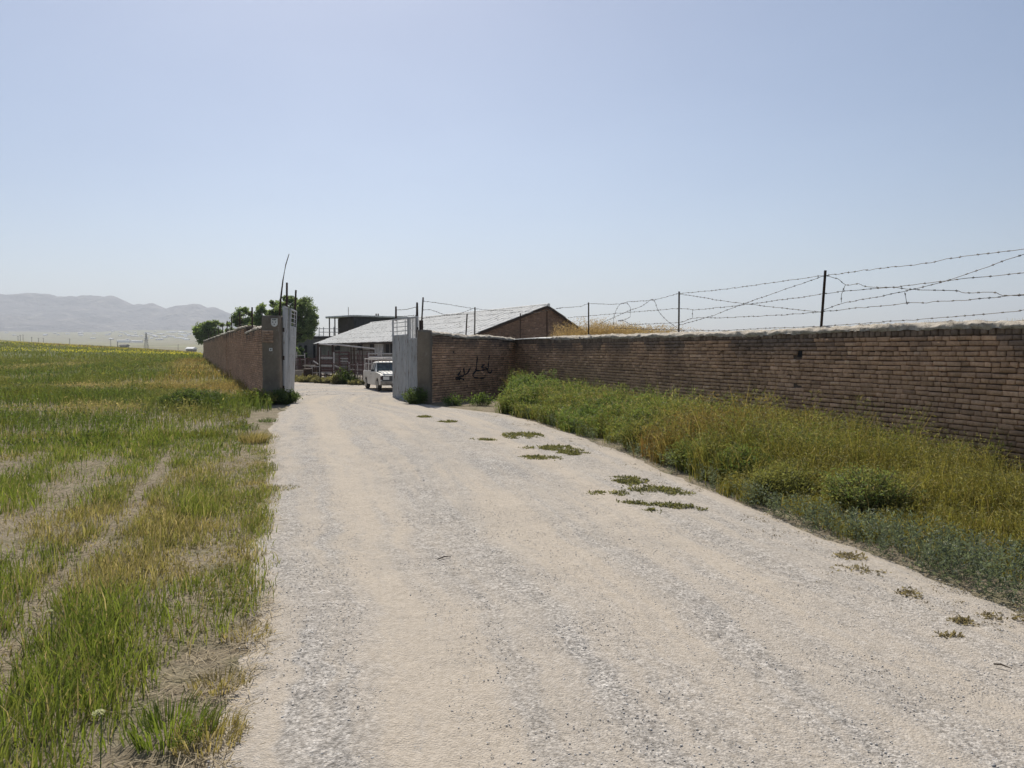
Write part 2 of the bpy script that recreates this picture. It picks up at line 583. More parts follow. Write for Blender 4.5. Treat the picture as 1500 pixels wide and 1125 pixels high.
Zg = Zg - .032 * (1 - sm(np.minimum(U, 1 - U) * 24)) * (1 - sm((Yg - 22) / 2))
road = link('road', grid_mesh('road', Xg, Yg, Zg, uv=(U, Yg)), M['road'], smooth=True)
tag(road, 'pale gravel track leading to the gate', 'road', kind='structure')

# yard behind the gate
yx = np.arange(-36, 8.1, .35)
yy = np.concatenate([np.arange(25.9, 40, .2), np.arange(40, 66, .5)])
X_, Y_ = np.meshgrid(yx, yy)
Z_ = zf(X_, Y_) + .004 + .028 * (fbm(X_, Y_, 1.4, 21) - .5) * sm((Y_ - 26.3) / 2)
cx_ = (X_[:-1, :-1] + X_[1:, 1:]) / 2
cy_ = (Y_[:-1, :-1] + Y_[1:, 1:]) / 2
yard = link('yard', grid_mesh('yard', X_, Y_, Z_, mask=(cx_ > lwx(cy_) + .35)), M['yard'], smooth=True)
tag(yard, 'stony yard behind the gate', 'yard', kind='structure')

# hills
sky_px = [(-1500, 470), (-1100, 452), (-700, 440), (-350, 446), (-120, 438), (0, 433), (45, 430), (70, 430), (95, 433), (165, 433.5), (178, 438), (187, 444), (196, 448), (225, 445), (240, 449), (253, 453), (275, 446.5), (290, 446.5), (303, 450), (320, 452.5), (330, 458), (338, 468), (360, 480), (400, 488), (470, 492), (700, 496), (1100, 498), (1600, 498)]
pxs = np.concatenate([np.linspace(-1500, 0, 60), np.arange(3, 350, 2.2), np.linspace(352, 1600, 80)])
top = np.interp(pxs, [a for a, b in sky_px], [b for a, b in sky_px])
top = top + ((fbm(pxs, pxs * 0, 26, 3, 6) - .5) * 6.0 + (vnoise(pxs, pxs * 0, 10, 8) - .5) * 3.2 + (vnoise(pxs, pxs * 0, 4, 18) - .5) * 1.2) * (pxs < 345)
YM = 5200.0
R_ = []
tt = np.linspace(-.02, 1.25, 74)
ridgeZ = EYE + (512 - top) / FPX * YM
ang = (pxs - 750) / FPX
HX, HY, HZ = [], [], []
for t in tt:
    Yr = YM - 1500 * (1 - t) if t < 1 else YM + 1500 * (t - 1)
    Xr = ang * YM * (1 + 0 * t)
    base = zf(Xr, np.full_like(Xr, Yr)) - 6
    up = np.clip(t, 0, 1) ** 1.7
    cliff = .12 * sm((t - .86) / .1)
    prof = up * .88 + cliff if t < 1 else 1 - (t - 1) * 1.3
    gul = (fbm(Xr + .25 * (Yr - YM), Yr * .45 + 0 * Xr, 620, 5, 5) - .5) * 420 * math.sin(math.pi * min(max(t, 0), 1)) * sm((ridgeZ - 60) / 250)
    HX.append(Xr); HY.append(np.full_like(Xr, Yr)); HZ.append(base + (ridgeZ - base) * prof + gul)
hl = link('hills', grid_mesh('hills', np.array(HX), np.array(HY), np.array(HZ)), M['hills'], smooth=True)
tag(hl, 'long bare mountain ridge fading in haze', 'hills', kind='structure')

# ================================================================== BRICK WALLS
def brickwork(name, p0, p1, zb, zt, parent, seed=0, ends=(False, False), course=.070, thick=.34, tint=None, header_top=True, missing=0.0004, rough=1.0, skip=None, flip=1, grey_top=True, zmin_=None):
    """individual bricks on the left hand face of the line p0->p1 (flip=-1: right hand)"""
    r = NR(seed)
    p0 = np.array(p0, float); p1 = np.array(p1, float)
    L = np.linalg.norm(p1 - p0)
    t = (p1 - p0) / L
    n = np.array([-t[1], t[0]]) * flip
    zmin = min(zb(0), zb(L), zb(L / 2)) - .15 if zmin_ is None else zmin_
    zmaxs = max(zt(s) for s in np.linspace(0, L, 30))
    rows = int((zmaxs - zmin) / course) + 1
    S0, S1, Z0, Z1, D = [], [], [], [], []
    TT = []
    zt_tab_s = np.linspace(0, L, 400)
    zt_tab = np.array([zt(s) for s in zt_tab_s])
    zb_tab = np.array([zb(s) for s in zt_tab_s])
    for k in range(rows):
        z = zmin + k * course
        s = -r.rand() * .2
        headers = (k % 5 == 3)
        while s < L:
            ln = .105 if (headers and r.rand() < .8) or r.rand() < .30 else .205
            if r.rand() < .06: ln *= r.uniform(.75, 1.15)
            a, b_ = max(s, 0.0), min(s + ln, L)
            s += ln + .012
            if b_ - a < .03: continue
            mid = (a + b_) / 2
            ztop = np.interp(mid, zt_tab_s, zt_tab)
            if z + course > ztop or z < np.interp(mid, zt_tab_s, zb_tab) - .2: continue
            if r.rand() < missing: continue
            if skip and skip(mid, z): continue
            S0.append(a); S1.append(b_)
            Z0.append(z); Z1.append(z + course - .0125 + r.uniform(-.004, .004))
            D.append(r.normal(0, .0045) - (.02 if r.rand() < .003 else 0))
            TT.append(k)
    S0, S1, Z0, Z1, D = map(np.array, (S0, S1, Z0, Z1, D))
    n_ = len(S0)
    wav = .012 * (fbm((S0 + S1) / 2, Z0 * 3, 1.6, seed + 4) - .5) * 2
    Z0 = Z0 + wav; Z1 = Z1 + wav
    bulge = .05 * (fbm((S0 + S1) / 2, Z0, 3.0, seed + 8) - .5)
    ch = .007
    P = []
    ss = [S0, S1, S1, S0]; zz = [Z0, Z0, Z1, Z1]
    sg = [1, -1, -1, 1]; zg = [1, 1, -1, -1]
    V = np.zeros((n_, 12, 3))
    for lay, (dep, ins) in enumerate(((-.08, 0), (.022, 0), (.030, ch))):
        for c in range(4):
            s_ = ss[c] + sg[c] * ins + r.normal(0, .0025 * rough, n_)
            z_ = zz[c] + zg[c] * ins + r.normal(0, .0025 * rough, n_)
            d_ = dep + D + bulge + (r.normal(0, .0022 * rough, n_) if lay else 0)
            V[:, lay * 4 + c, 0] = p0[0] + t[0] * s_ + n[0] * d_
            V[:, lay * 4 + c, 1] = p0[1] + t[1] * s_ + n[1] * d_
            V[:, lay * 4 + c, 2] = z_
    q = [(8, 9, 10, 11)] + [(4 + c, 4 + (c + 1) % 4, 8 + (c + 1) % 4, 8 + c) for c in range(4)] + [(c, (c + 1) % 4, 4 + (c + 1) % 4, 4 + c) for c in range(4)]
    q = np.array(q)
    if flip > 0: q = q[:, ::-1]
    F = (q[None] + (np.arange(n_) * 12)[:, None, None]).reshape(-1, 4)
    base = np.array(tint or (.50, .315, .192))
    tone = r.normal(1, .11, n_).clip(.6, 1.4)
    smid = (S0 + S1) / 2
    tone = tone * (.86 + .30 * fbm(smid, Z0 * 1.4, 1.2, seed + 2))
    colr = base[None] * tone[:, None]
    odd = r.rand(n_) < .03
    colr[odd] = colr[odd] * np.array([.72, .72, .75])
    odd = r.rand(n_) < .04
    colr[odd] = colr[odd] * np.array([1.35, 1.4, 1.45])
    if grey_top:
        tp = np.interp(smid, zt_tab_s, zt_tab) - Z1
        k = (1 - sm((tp - .05) / .35)) * sm((fbm(smid, Z0, .8, seed + 6) - .38) / .15) * .7
        grey = np.array([.085, .082, .078])
        colr = colr * (1 - k[:, None]) + grey * k[:, None]
    C = np.repeat(colr, 12, axis=0)
    me = np_mesh(name, V.reshape(-1, 3), [F], col=C)
    return link(name, me, M['brick'], parent)

def wall_core(name, p0, p1, zb, zt, thick, parent, flip=1, mat='mortar', off=-0.004, n_seg=40):
    p0 = Vector((*p0, 0)); p1 = Vector((*p1, 0))
    L = (p1 - p0).length
    t = (p1 - p0) / L
    n = Vector((-t.y, t.x, 0)) * flip
    vs, fs = [], []
    for i in range(n_seg + 1):
        s = L * i / n_seg
        a = p0 + t * s
        for d in (off, -thick):
            q = a + n * d
            vs += [(q.x, q.y, zb(s) - .4), (q.x, q.y, zt(s))]
    for i in range(n_seg):
        k = i * 4
        fs += [(k, k + 4, k + 5, k + 1), (k + 2, k + 3, k + 7, k + 6), (k + 1, k + 5, k + 7, k + 3), (k, k + 2, k + 6, k + 4)]
    fs += [(0, 1, 3, 2), (n_seg * 4, n_seg * 4 + 2, n_seg * 4 + 3, n_seg * 4 + 1)]
    return MB().add(vs, fs).build(name, M[mat], parent)

def mud_coping(name, p0, p1, zt, parent, s0, s1, w=.44, h=.06, flip=1, thick=.34, seed=0, ds=.035, mat='coping', overhang=.055):
    """lumpy mud cap: rounded strip displaced by noise"""
    p0 = np.array(p0, float); p1 = np.array(p1, float)
    L = np.linalg.norm(p1 - p0); t = (p1 - p0) / L
    n = np.array([-t[1], t[0]]) * flip
    S = np.arange(s0, s1 + ds, ds)
    prof = [(overhang - .02, -.035), (overhang, -.01), (overhang, .02), (overhang - .03, h * .7), (overhang - .09, h), (-.06, h * 1.15), (-thick * .5, h * 1.25), (-thick + .06, h * 1.1), (-thick - .03, h * .6), (-thick - .05, -.01), (-thick - .02, -.03)]
    K = len(prof)
    X = np.zeros((len(S), K)); Y = X.copy(); Z = X.copy()
    base = np.array([zt(s) for s in S])
    for k, (d, z) in enumerate(prof):
        j1 = (fbm(S, S * 0 + k * .4, .16, seed + 1, 3) - .5)
        j2 = (fbm(S, S * 0 + k * .5, .5, seed + 2, 3) - .5)
        dd = d + (.08 * j1 + .06 * j2) * (1 if k < 4 else .3)
        X[:, k] = p0[0] + t[0] * S + n[0] * dd
        Y[:, k] = p0[1] + t[1] * S + n[1] * dd
        Z[:, k] = base + z + .05 * j2 + .055 * j1 + .02 * (vnoise(S, S * 0 + k, .06, seed + 9) - .5)
    r_, c_ = X.shape
    V = np.stack([X.ravel(), Y.ravel(), Z.ravel()], 1)
    i = np.arange(r_ * c_).reshape(r_, c_)
    F = np.stack([i[:-1, :-1].ravel(), i[:-1, 1:].ravel(), i[1:, 1:].ravel(), i[1:, :-1].ravel()], 1)
    ends = [np.array([list(i[0, :])]), np.array([list(i[-1, ::-1])])]
    return link(name, np_mesh(name, V, [F] + ends), M[mat], parent)

# ---- right wall
RW0 = (0.1, 26.0)
RWL = math.hypot(RW1[0] - .1, RW1[1] - 26)
RT = ((RW1[0] - .1) / RWL, (RW1[1] - 26) / RWL)
def rw_zt(s): return 1.93 + .012 * math.sin(s * .9) + (.03 if s < 7 else .0) - .035
def rw_zb(s): return zs(.1 + RT[0] * s - .1, 26 + RT[1] * s)
w = thing('brick_wall', (.1, 26, 0), 'long brown brick wall with mud coping running along the right side of the track', 'wall')
wall_core('mud_core', RW0, RW1, rw_zb, rw_zt, .34, w, flip=-1)
RW_ZMIN = 1.93 - .035 - .085 - .016 - 32 * .070
hole = lambda s, z: (abs(s - 13.72) < .10 and abs(z - 1.50) < .06)
brickwork('brick_face', RW0, RW1, rw_zb, lambda s: rw_zt(s) - .085, w, seed=3, flip=-1, skip=hole, rough=1.5, zmin_=RW_ZMIN)
# upright header course below the coping
def headers():
    r = NR(77)
    s = 0.0
    V, F, C = [], [], []
    q = np.array([(8, 9, 10, 11)] + [(4 + c, 4 + (c + 1) % 4, 8 + (c + 1) % 4, 8 + c) for c in range(4)] + [(c, (c + 1) % 4, 4 + (c + 1) % 4, 4 + c) for c in range(4)])
    n = np.array([RT[1], -RT[0]])
    while s < RWL - .12:
        wd = r.uniform(.095, .125)
        z0 = RW_ZMIN + .070 * math.floor((rw_zt(s + .05) - .085 - RW_ZMIN) / .070) + r.normal(0, .003); z1 = rw_zt(s) - .006
        d = r.normal(0, .007)
        for dep, ins in ((-.06, 0), (.01, 0), (.022, .012)):
            for c, (a, z) in enumerate(((s + ins, z0 + ins), (s + wd - .014 - ins, z0 + ins), (s + wd - .014 - ins, z1 - ins), (s + ins, z1 - ins))):
                a += r.normal(0, .003); z += r.normal(0, .003)
                V.append((.1 + RT[0] * a + n[0] * (dep + d), 26 + RT[1] * a + n[1] * (dep + d), z))
                C.append(0)
        tone = r.normal(1, .2)
        cc = np.array([.22, .165, .125]) * tone
        for k in range(12): C[-1 - k] = tuple(cc)
        F.append(q + len(F) * 12)
        s += wd
    link('header_course', np_mesh('header_course', V, [np.concatenate(F)], col=np.array(C)), M['brick'], w)
headers()
mud_coping('mud_coping', RW0, RW1, rw_zt, w, 3.05, RWL, seed=5, flip=-1, h=.06)
# stretch capped with old corrugated sheet, dark patch below it
def sheet_cap(name, p0, t, n, s0, s1, zfun, parent, pitch=.09, amp=.012):
    S = np.arange(s0, s1, .015)
    D = np.array([.13, -.1, -.3, -.52])
    SS, DD = np.meshgrid(S, D, indexing='ij')
    edge = .05 * (vnoise(S, S * 0, .55, 3) - .5)
    DD = DD + edge[:, None] * np.array([1, .2, 0, 0])[None]
    ZZ = np.array([zfun(s) for s in S])[:, None] + .03 + amp * np.sin(SS / pitch * 2 * math.pi) - .05 * (DD + .2) + .02 * (vnoise(SS, DD, .7, 8) - .5)
    V = []
    for dz in (0, -.012):
        V.append(np.stack([(p0[0] + t[0] * SS + n[0] * DD).ravel(), (p0[1] + t[1] * SS + n[1] * DD).ravel(), (ZZ + dz).ravel()], 1))
    r_, c_ = SS.shape
    i = np.arange(r_ * c_).reshape(r_, c_)
    F = np.stack([i[:-1, :-1].ravel(), i[:-1, 1:].ravel(), i[1:, 1:].ravel(), i[1:, :-1].ravel()], 1)
    o = r_ * c_
    rim = np.stack([i[:-1, 0], i[1:, 0], i[1:, 0] + o, i[:-1, 0] + o], 1)
    return link(name, np_mesh(name, np.concatenate(V), [F, F[:, ::-1] + o, rim]), M['asbestos'], parent)
sheet_cap('corrugated_cap', RW0, RT, (RT[1], -RT[0]), -.25, 3.12, rw_zt, w)
MB().box((Vector((.1 + RT[0] * 13.72, 26 + RT[1] * 13.72, 1.53)) + Vector((-RT[1] * .01, RT[0] * .01, 0))), (.15, .02, .11), Matrix.Rotation(math.atan2(RT[1], RT[0]), 3, 'Z')).build('dark_hole', M['hole'], w)

# ---- short wall right of the gate
FL = math.hypot(FW1[0] - FW0[0], FW1[1] - FW0[1])
FT = ((FW1[0] - FW0[0]) / FL, (FW1[1] - FW0[1]) / FL)
def fw_zt(s): return 2.02 - .10 * s / FL + .02 * math.sin(s * 2.2)
def fw_zb(s): return zs(FW0[0] + FT[0] * s, FW0[1] + FT[1] * s)
fw = thing('brick_wall', (FW0[0], FW0[1], 0), 'short brick wall with black writing between the right gate pillar and the corner', 'wall')
wall_core('mud_core', FW0, FW1, fw_zb, fw_zt, .34, fw, flip=-1)
brickwork('brick_face', FW0, FW1, fw_zb, lambda s: fw_zt(s) - .02, fw, seed=11, flip=-1, tint=(.58, .36, .225))  # tint raised so the brick colour carries the warm bounce light
mud_coping('mud_coping', FW0, FW1, fw_zt, fw, .1, FL + .02, seed=15, flip=-1, h=.07, mat='coping')
# graffiti: brush strokes traced along the bricks, lying on the wall face
def on_plane(px, py, p0, t):
    r = ray(px, py)
    # r.x*k = p0x + t0*s ; r.y*k = p0y + t1*s
    det = r.x * (-t[1]) + t[0] * r.y
    k = (p0[0] * (-t[1]) + t[0] * p0[1]) / det
    x, y = r.x * k, r.y * k
    s = (x - p0[0]) * t[0] + (y - p0[1]) * t[1]
    return s, EYE + r.z * k
def G(cx, cy): return (660 + cx / 11.25, 510 + cy / 11.25)
strokes = [
    [(415, 120), (425, 170), (415, 250), (408, 340), (400, 372)],
    [(622, 120), (612, 200), (606, 280), (600, 340), (598, 385), (625, 408), (655, 400), (668, 370), (655, 345)],
    [(400, 372), (440, 368), (500, 362), (560, 352), (600, 350)],
    [(545, 268), (515, 285), (500, 312), (525, 325), (560, 320), (585, 340)],
    [(350, 455), (358, 420), (385, 395), (402, 375)],
    [(350, 460), (375, 482), (430, 492), (500, 495), (545, 488)],
    [(310, 320), (298, 350), (275, 395), (240, 430), (222, 440)],
    [(198, 325), (206, 370), (212, 430), (196, 458), (160, 462), (118, 462)],
    [(150, 370), (140, 400), (118, 432), (104, 452)],
    [(60, 500), (95, 488), (140, 492), (178, 505), (205, 520)],
    [(80, 520), (120, 500), (135, 520)],
    [(545, 385), (550, 392)], [(545, 455), (552, 460)], [(480, 405), (488, 410)],
]
gm = MB()
nF = Vector((FT[1], -FT[0], 0))
for st in strokes:
    pts = []
    for (cx, cy) in st:
        s, z = on_plane(*G(cx, cy), FW0, FT)
        pts.append(Vector((s, z, 0)))
    # resample and draw a ribbon that follows the wall
    dense = []
    for a, b in zip(pts[:-1], pts[1:]):
        m_ = max(2, int((b - a).length / .02))
        dense += [a.lerp(b, i / m_) for i in range(m_)]
    dense.append(pts[-1])
    vs, fs = [], []
    for i, p in enumerate(dense):
        d = (dense[min(i + 1, len(dense) - 1)] - dense[max(i - 1, 0)]).normalized()
        nn = Vector((-d.y, d.x, 0)) * (.019 + .008 * math.sin(i * .4 + len(dense)))
        for sg_ in (-1, 1):
            q = p + nn * sg_
            w3 = Vector((FW0[0] + FT[0] * q.x, FW0[1] + FT[1] * q.x, q.y))
            for dep in (.0, .044):
                vs.append(w3 + nF * dep)
    for i in range(len(dense) - 1):
        k = i * 4
        fs += [(k + 1, k + 5, k + 7, k + 3), (k, k + 4, k + 5, k + 1), (k + 2, k + 3, k + 7, k + 6)]
    gm.add(vs, fs)
gm.build('painted_writing', M['graffiti'], fw)

# ---- left wall
LL = math.hypot(LW1[0] - LW0[0], LW1[1] - LW0[1])
LT = ((LW1[0] - LW0[0]) / LL, (LW1[1] - LW0[1]) / LL)
def lw_zb(s): return zs(LW0[0] + LT[0] * s - .6, LW0[1] + LT[1] * s - .2)
def lw_zt(s):
    base = 2.22 if s < 7.0 else 2.42
    return base + .02 * math.sin(s * .7) + .004 * s * (s > 7)
lw = thing('brick_wall', (LW0[0], LW0[1], 0), 'long brick wall running back along the green field on the left', 'wall')
# split the core where the top steps up
A = (LW0[0] + LT[0] * 7, LW0[1] + LT[1] * 7)
wall_core("mud_core", LW0, A, lw_zb, lambda s: lw_zt(min(s, 6.99)), .34, lw, flip=1, n_seg=8)
wall_core("mud_core", A, LW1, lambda s: lw_zb(s + 7), lambda s: lw_zt(s + 7.01), .34, lw, flip=1, n_seg=50)
brickwork('brick_face', LW0, (LW0[0] + LT[0] * 45, LW0[1] + LT[1] * 45), lw_zb, lambda s: lw_zt(s) - .02, lw, seed=21, flip=1, tint=(.46, .29, .19), missing=.006)
brickwork('brick_face', (LW0[0] + LT[0] * 45, LW0[1] + LT[1] * 45), LW1, lambda s: lw_zb(s + 45), lambda s: lw_zt(s + 45) - .02, lw, seed=22, flip=1, course=.144, tint=(.46, .29, .19))
mud_coping('mud_coping', LW0, LW1, lambda s: lw_zt(min(s, 6.98)), lw, .05, 6.98, seed=31, flip=1, h=.05, ds=.08, overhang=.05)
mud_coping('mud_coping', LW0, LW1, lambda s: lw_zt(max(s, 7.02)), lw, 7.02, LL, seed=33, flip=1, h=.05, ds=.15, overhang=.05)
# pilaster
for s_ in (22.0,):
    c = (LW0[0] + LT[0] * s_, LW0[1] + LT[1] * s_)
    d = (c[0] + LT[0] * .36, c[1] + LT[1] * .36)
    nn = (-LT[1], LT[0])
    pc = (c[0] + nn[0] * .03, c[1] + nn[1] * .03); pd = (d[0] + nn[0] * .03, d[1] + nn[1] * .03)
    wall_core('pilaster_core', pc, pd, lambda s: lw_zb(s_), lambda s: lw_zt(s_) - .05, .12, lw, flip=1, n_seg=1)
    brickwork('pilaster', pc, pd, lambda s: lw_zb(s_), lambda s: lw_zt(s_) - .05, lw, seed=44, flip=1, tint=(.46, .29, .19))

# ================================================================== GATE
def xf(mb, Mx):
    mb.v = [tuple(Mx @ Vector(p)) for p in mb.v]
    return mb

def dup(root, loc, label=None, group=None):
    r = root.copy()
    COL.objects.link(r)
    r.location = loc
    if label: r['label'] = label
    if group: r['group'] = group
    for ch in list(root.children):
        c = ch.copy(); COL.objects.link(c); c.parent = r
        for gch in ch.children:
            d = gch.copy(); COL.objects.link(d); d.parent = c
    return r

def pillar(name, x0, x1, y0, y1, z0, z1, label, seed, ragged=None):
    """plastered pillar with uneven worn edges"""
    t = thing(name, ((x0 + x1) / 2, y0, z0), label, 'gate pillar')
    nz, nk = 34, 40
    r = NR(seed)
    V = []
    per = []
    m = nk // 4
    for k in range(nk):
        q, f = divmod(k, m)
        f = f / m
        x, y = [(x0 + (x1 - x0) * f, y0), (x1, y0 + (y1 - y0) * f), (x1 - (x1 - x0) * f, y1), (x0, y1 - (y1 - y0) * f)][q]
        per.append((x, y, q))
    for j in range(nz + 1):
        z = z0 - .2 + (z1 - z0 + .2) * j / nz
        for k, (x, y, q) in enumerate(per):
            a = (vnoise(k * .35, z * 2.2, 1, seed) - .5) * .03
            cx, cy = (x0 + x1) / 2, (y0 + y1) / 2
            s_ = 1 + a / .22
            corner = min(abs(x - x0) + abs(y - y0), abs(x - x1) + abs(y - y0)) < .01
            if corner: s_ -= .05 + .04 * vnoise(z * 6, 0, 1, seed + 1)
            zz = z + (.03 * (vnoise(k * .5, 3, 1, seed + 5) - .5) if j == nz else 0)
            V.append((cx + (x - cx) * s_, cy + (y - cy) * s_, zz))
    V = np.array(V)
    i = np.arange((nz + 1) * nk).reshape(nz + 1, nk)
    i2 = np.concatenate([i, i[:, :1]], 1)
    F = np.stack([i2[:-1, :-1].ravel(), i2[:-1, 1:].ravel(), i2[1:, 1:].ravel(), i2[1:, :-1].ravel()], 1)
    link('plaster', np_mesh('plaster', V, [F, np.array([list(i[-1])])]), M['plaster'], t)
    return t

lp = pillar('gate_pillar', -7.03, -6.55, 21.65, 22.1, .05, 2.55, 'grey plastered left gate pillar with bare bricks and a white plaque near its top', 51)
brickwork('bare_bricks', (-7.0, 21.625), (-6.70, 21.625), lambda s: 1.95, lambda s: 2.2, lp, seed=52, flip=-1, tint=(.40, .275, .195), grey_top=False, missing=0)
# shield shaped plaque
def shield_pts(w, h):
    pts = [(-w, h), (w, h), (w * 1.02, -.2 * h)]
    for k in range(1, 8):
        a = math.pi * k / 8
        pts.append((w * math.cos(a), -.2 * h - .8 * h * math.sin(a)))
    pts.append((-w * 1.02, -.2 * h))
    return pts
pc = at(402, 472.5, 21.60)
pl = MB().prism(shield_pts(.088, .115), lambda x, z: (pc.x + x, 21.60, pc.z + z), lambda x, z: (pc.x + x, 21.58, pc.z + z)).build('plaque', M['whiteplate'], lp)
mk = MB()
for poly in ([(-.06, .1), (-.03, .1), (-.035, .05)], [(.03, .1), (.06, .1), (.035, .05)], [(-.02, .1), (.02, .1), (.012, .06), (-.012, .06)], [(-.055, .03), (-.025, .02), (-.03, .0), (-.05, .0)], [(.025, .02), (.055, .03), (.05, .0), (.03, .0)], [(-.02, -.04), (.02, -.04), (0, -.075)]):
    mk.prism(poly, lambda x, z: (pc.x + x, 21.577, pc.z + z), lambda x, z: (pc.x + x, 21.573, pc.z + z))
mk.build('marks', M['black'], pl)
pc2 = at(397, 512, 21.62)
sq = MB().box((pc2.x, 21.60, pc2.z), (.085, .02, .085)).build('number_tile', M['whiteplate'], lp)
MB().box((pc2.x + .003, 21.588, pc2.z), (.03, .004, .045)).build('mark', M['black'], sq)

rp = pillar('gate_pillar', -2.60, -2.24, 21.15, 21.6, .02, 2.13, 'low grey plastered right gate pillar joined to the short brick wall', 57)
# ragged plaster running on to the bricks
vs, fs = [], []
rr = NR(5)
zs_ = np.linspace(.05, 2.0, 26)
for k, z in enumerate(zs_):
    wd = .08 + .14 * vnoise(z * 4, 0, 1, 61) + (.06 if z > 1.7 else 0)
    for (s, d) in ((-.05, .05), (wd * .5, .052), (wd, .03)):
        vs.append((FW0[0] + FT[0] * s + FT[1] * d, FW0[1] + FT[1] * s - FT[0] * d, z))
for k in range(len(zs_) - 1):
    for c in range(2):
        fs.append((k * 3 + c, k * 3 + c + 1, k * 3 + 4 + c, k * 3 + 3 + c))
MB().add(vs, fs).build('plaster_edge', M['plaster'], rp)

def ribbed_sheet(p0, p1, z0, z1, ribs, lean, depth=.035, th=.004, plank=False):
    """pressed sheet: list of (start, end) fractions for raised ribs"""
    p0, p1 = Vector(p0), Vector(p1)
    d = (p1 - p0); L = d.length; t = d / L
    n = Vector((t.y, -t.x, 0))
    prof = [(0, 0)]
    for a, b in ribs:
        prof += [(a - .03, 0), (a - .015, -.7), (a, 0), (a + .015, 1), (b - .015, 1), (b, 0), (b + .015, -.7), (b + .03, 0)]
    prof.append((1, 0))
    vs, fs = [], []
    for z in (z0, z1):
        for f, k in prof:
            q = p0 + t * (L * f) + n * (depth * k) + Vector((lean[0], lean[1], 0)) * (z - z0)
            vs.append((q.x, q.y, z))
    m = len(prof)
    for k in range(m - 1):
        fs.append((k, k + 1, m + k + 1, m + k))
    mb = MB().add(vs, fs)
    off = [(Vector(v) - n * .012) for v in vs]
    mb.add(off, [tuple(reversed(f)) for f in fs])
    return mb

def gate_leaf(name, label, panels, poles, loc):
    t = thing(name, loc, label, 'gate')
    for i, P in enumerate(panels):
        a, b = Vector((*P['a'], 0)), Vector((*P['b'], 0))
        ln = P.get('lean', (0, 0))
        lv = Vector((ln[0], ln[1], 0))
        z0, zsol, z1 = P['z0'], P['zs'], P['z1']
        def pt(f, z):
            q = a.lerp(b, f) + lv * (z - z0)
            return Vector((q.x, q.y, z))
        fr = MB()
        fr.bar(pt(0, z0), pt(0, z1), .05); fr.bar(pt(1, z0), pt(1, z1), .05)
        for z in (z0 + .02, zsol, z1 - .02):
            fr.bar(pt(0.02, z), pt(.98, z), .046)
        fr.build('frame', M['gatepaint'], t)
        ribbed_sheet(pt(.02, z0), pt(.98, z0), z0, zsol, P['ribs'], ln).build('sheet_panel', M['gatepaint'], t)
        if P.get('band'):
            n = (b - a).normalized(); n = Vector((n.y, -n.x, 0))
            MB().bar(pt(.02, P['band']) + n * .034, pt(.98, P['band']) + n * .034, .012, .035).build('cross_band', M['gatepaint'], t)
        wb = MB()
        if P['win'] == 'grid':
            for z in np.linspace(zsol, z1, 5)[1:-1]: wb.tube([pt(0.04, z), pt(.9, z)], .011, 6)
            for f in (.18, .72): wb.tube([pt(f, zsol), pt(f, z1)], .012, 6)
        else:
            for f in np.linspace(0, 1, 6)[1:-1]: MB().bar(pt(f, zsol), pt(f, z1), .03, .012).build('window_bar', M['gatewhite'], t)
        if wb.v: wb.build('window_bars', M['gatewhite'], t)
        # bolts and hinges
        if i == 0:
            for z in (.45, 1.3, 2.1): MB().tube([pt(-.03, z) , pt(-.03, z + .12)], .024, 8).build('hinge', M['darkmetal'], t)
    for pts, r in poles:
        MB().tube(pts, r, 6).build('pole', M['darkmetal'], t)
    return t

ribA = [(.06, .2), (.27, .44), (.52, .68), (.76, .92)]
gate_leaf('gate_leaf', 'faded blue grey metal gate leaf standing open beside the white pickup', [
    dict(a=(-2.64, 21.55), b=(-2.99, 22.4), z0=.10, zs=1.9, z1=2.53, ribs=[(.08, .25), (.35, .52), (.62, .8)], win='slats'),
    dict(a=(-3.02, 22.44), b=(-3.70, 24.0), z0=.10, zs=2.02, z1=2.54, ribs=ribA, win='grid', band=1.80),
], [([at(580, 470, 23.9), at(580, 449, 23.9)], [.035, .03]), ([at(611, 520, 21.7), at(611, 470, 21.7), at(611, 443, 21.7)], [.05, .045, .03])], (-2.64, 21.55, .1))
gate_leaf('gate_leaf', 'faded pale metal gate leaf leaning open at the left pillar with tall poles', [
    dict(a=(-6.53, 22.0), b=(-6.66, 22.8), z0=.12, zs=2.75, z1=2.84, ribs=[(.1, .3), (.4, .6), (.7, .9)], win='slats', lean=(.012, 0)),
    dict(a=(-6.68, 22.82), b=(-6.98, 24.5), z0=.12, zs=2.28, z1=2.82, ribs=ribA, win='grid', band=2.0, lean=(.05, 0)),
], [([at(420.5, 520, 22.85), at(420, 452, 22.85), at(420.3, 414, 22.85)], [.035, .035, .03]), ([at(431, 480, 24.45), at(433.5, 425, 24.45)], [.035, .03]),
    ([at(408, 478, 22.2), at(411, 440, 22.2), at(414.5, 410, 22.2), at(418.5, 388, 22.2), at(423.5, 372, 22.2)], [.03, .028, .018, .014, .010])], (-6.53, 22.0, .12))
gate_post = MB().tube([(-2.56, 21.75, 0), (-2.56, 21.75, 2.42)], .06, 8).build('gate_post', M['darkmetal'])
tag(gate_post, 'brown steel hinge post behind the right gate pillar', 'post')

# ================================================================== POSTS AND BARBED WIRE
def fence_post(bot, top_, r, label, group):
    t = thing('fence_post', tuple(bot), label, 'post', group)
    b, p = Vector(bot), Vector(top_)
    d = p - b
    mb = MB()
    a = .02 + r
    mb.bar(b - d * .06, p, r * 1.6, .006)
    mb.bar(b - d * .06 + Vector((r * .8, .006, 0)), p + Vector((r * .8, .006, 0)), .006, r * 1.5)
    mb.build('angle_iron', M['darkmetal'], t)
    return t

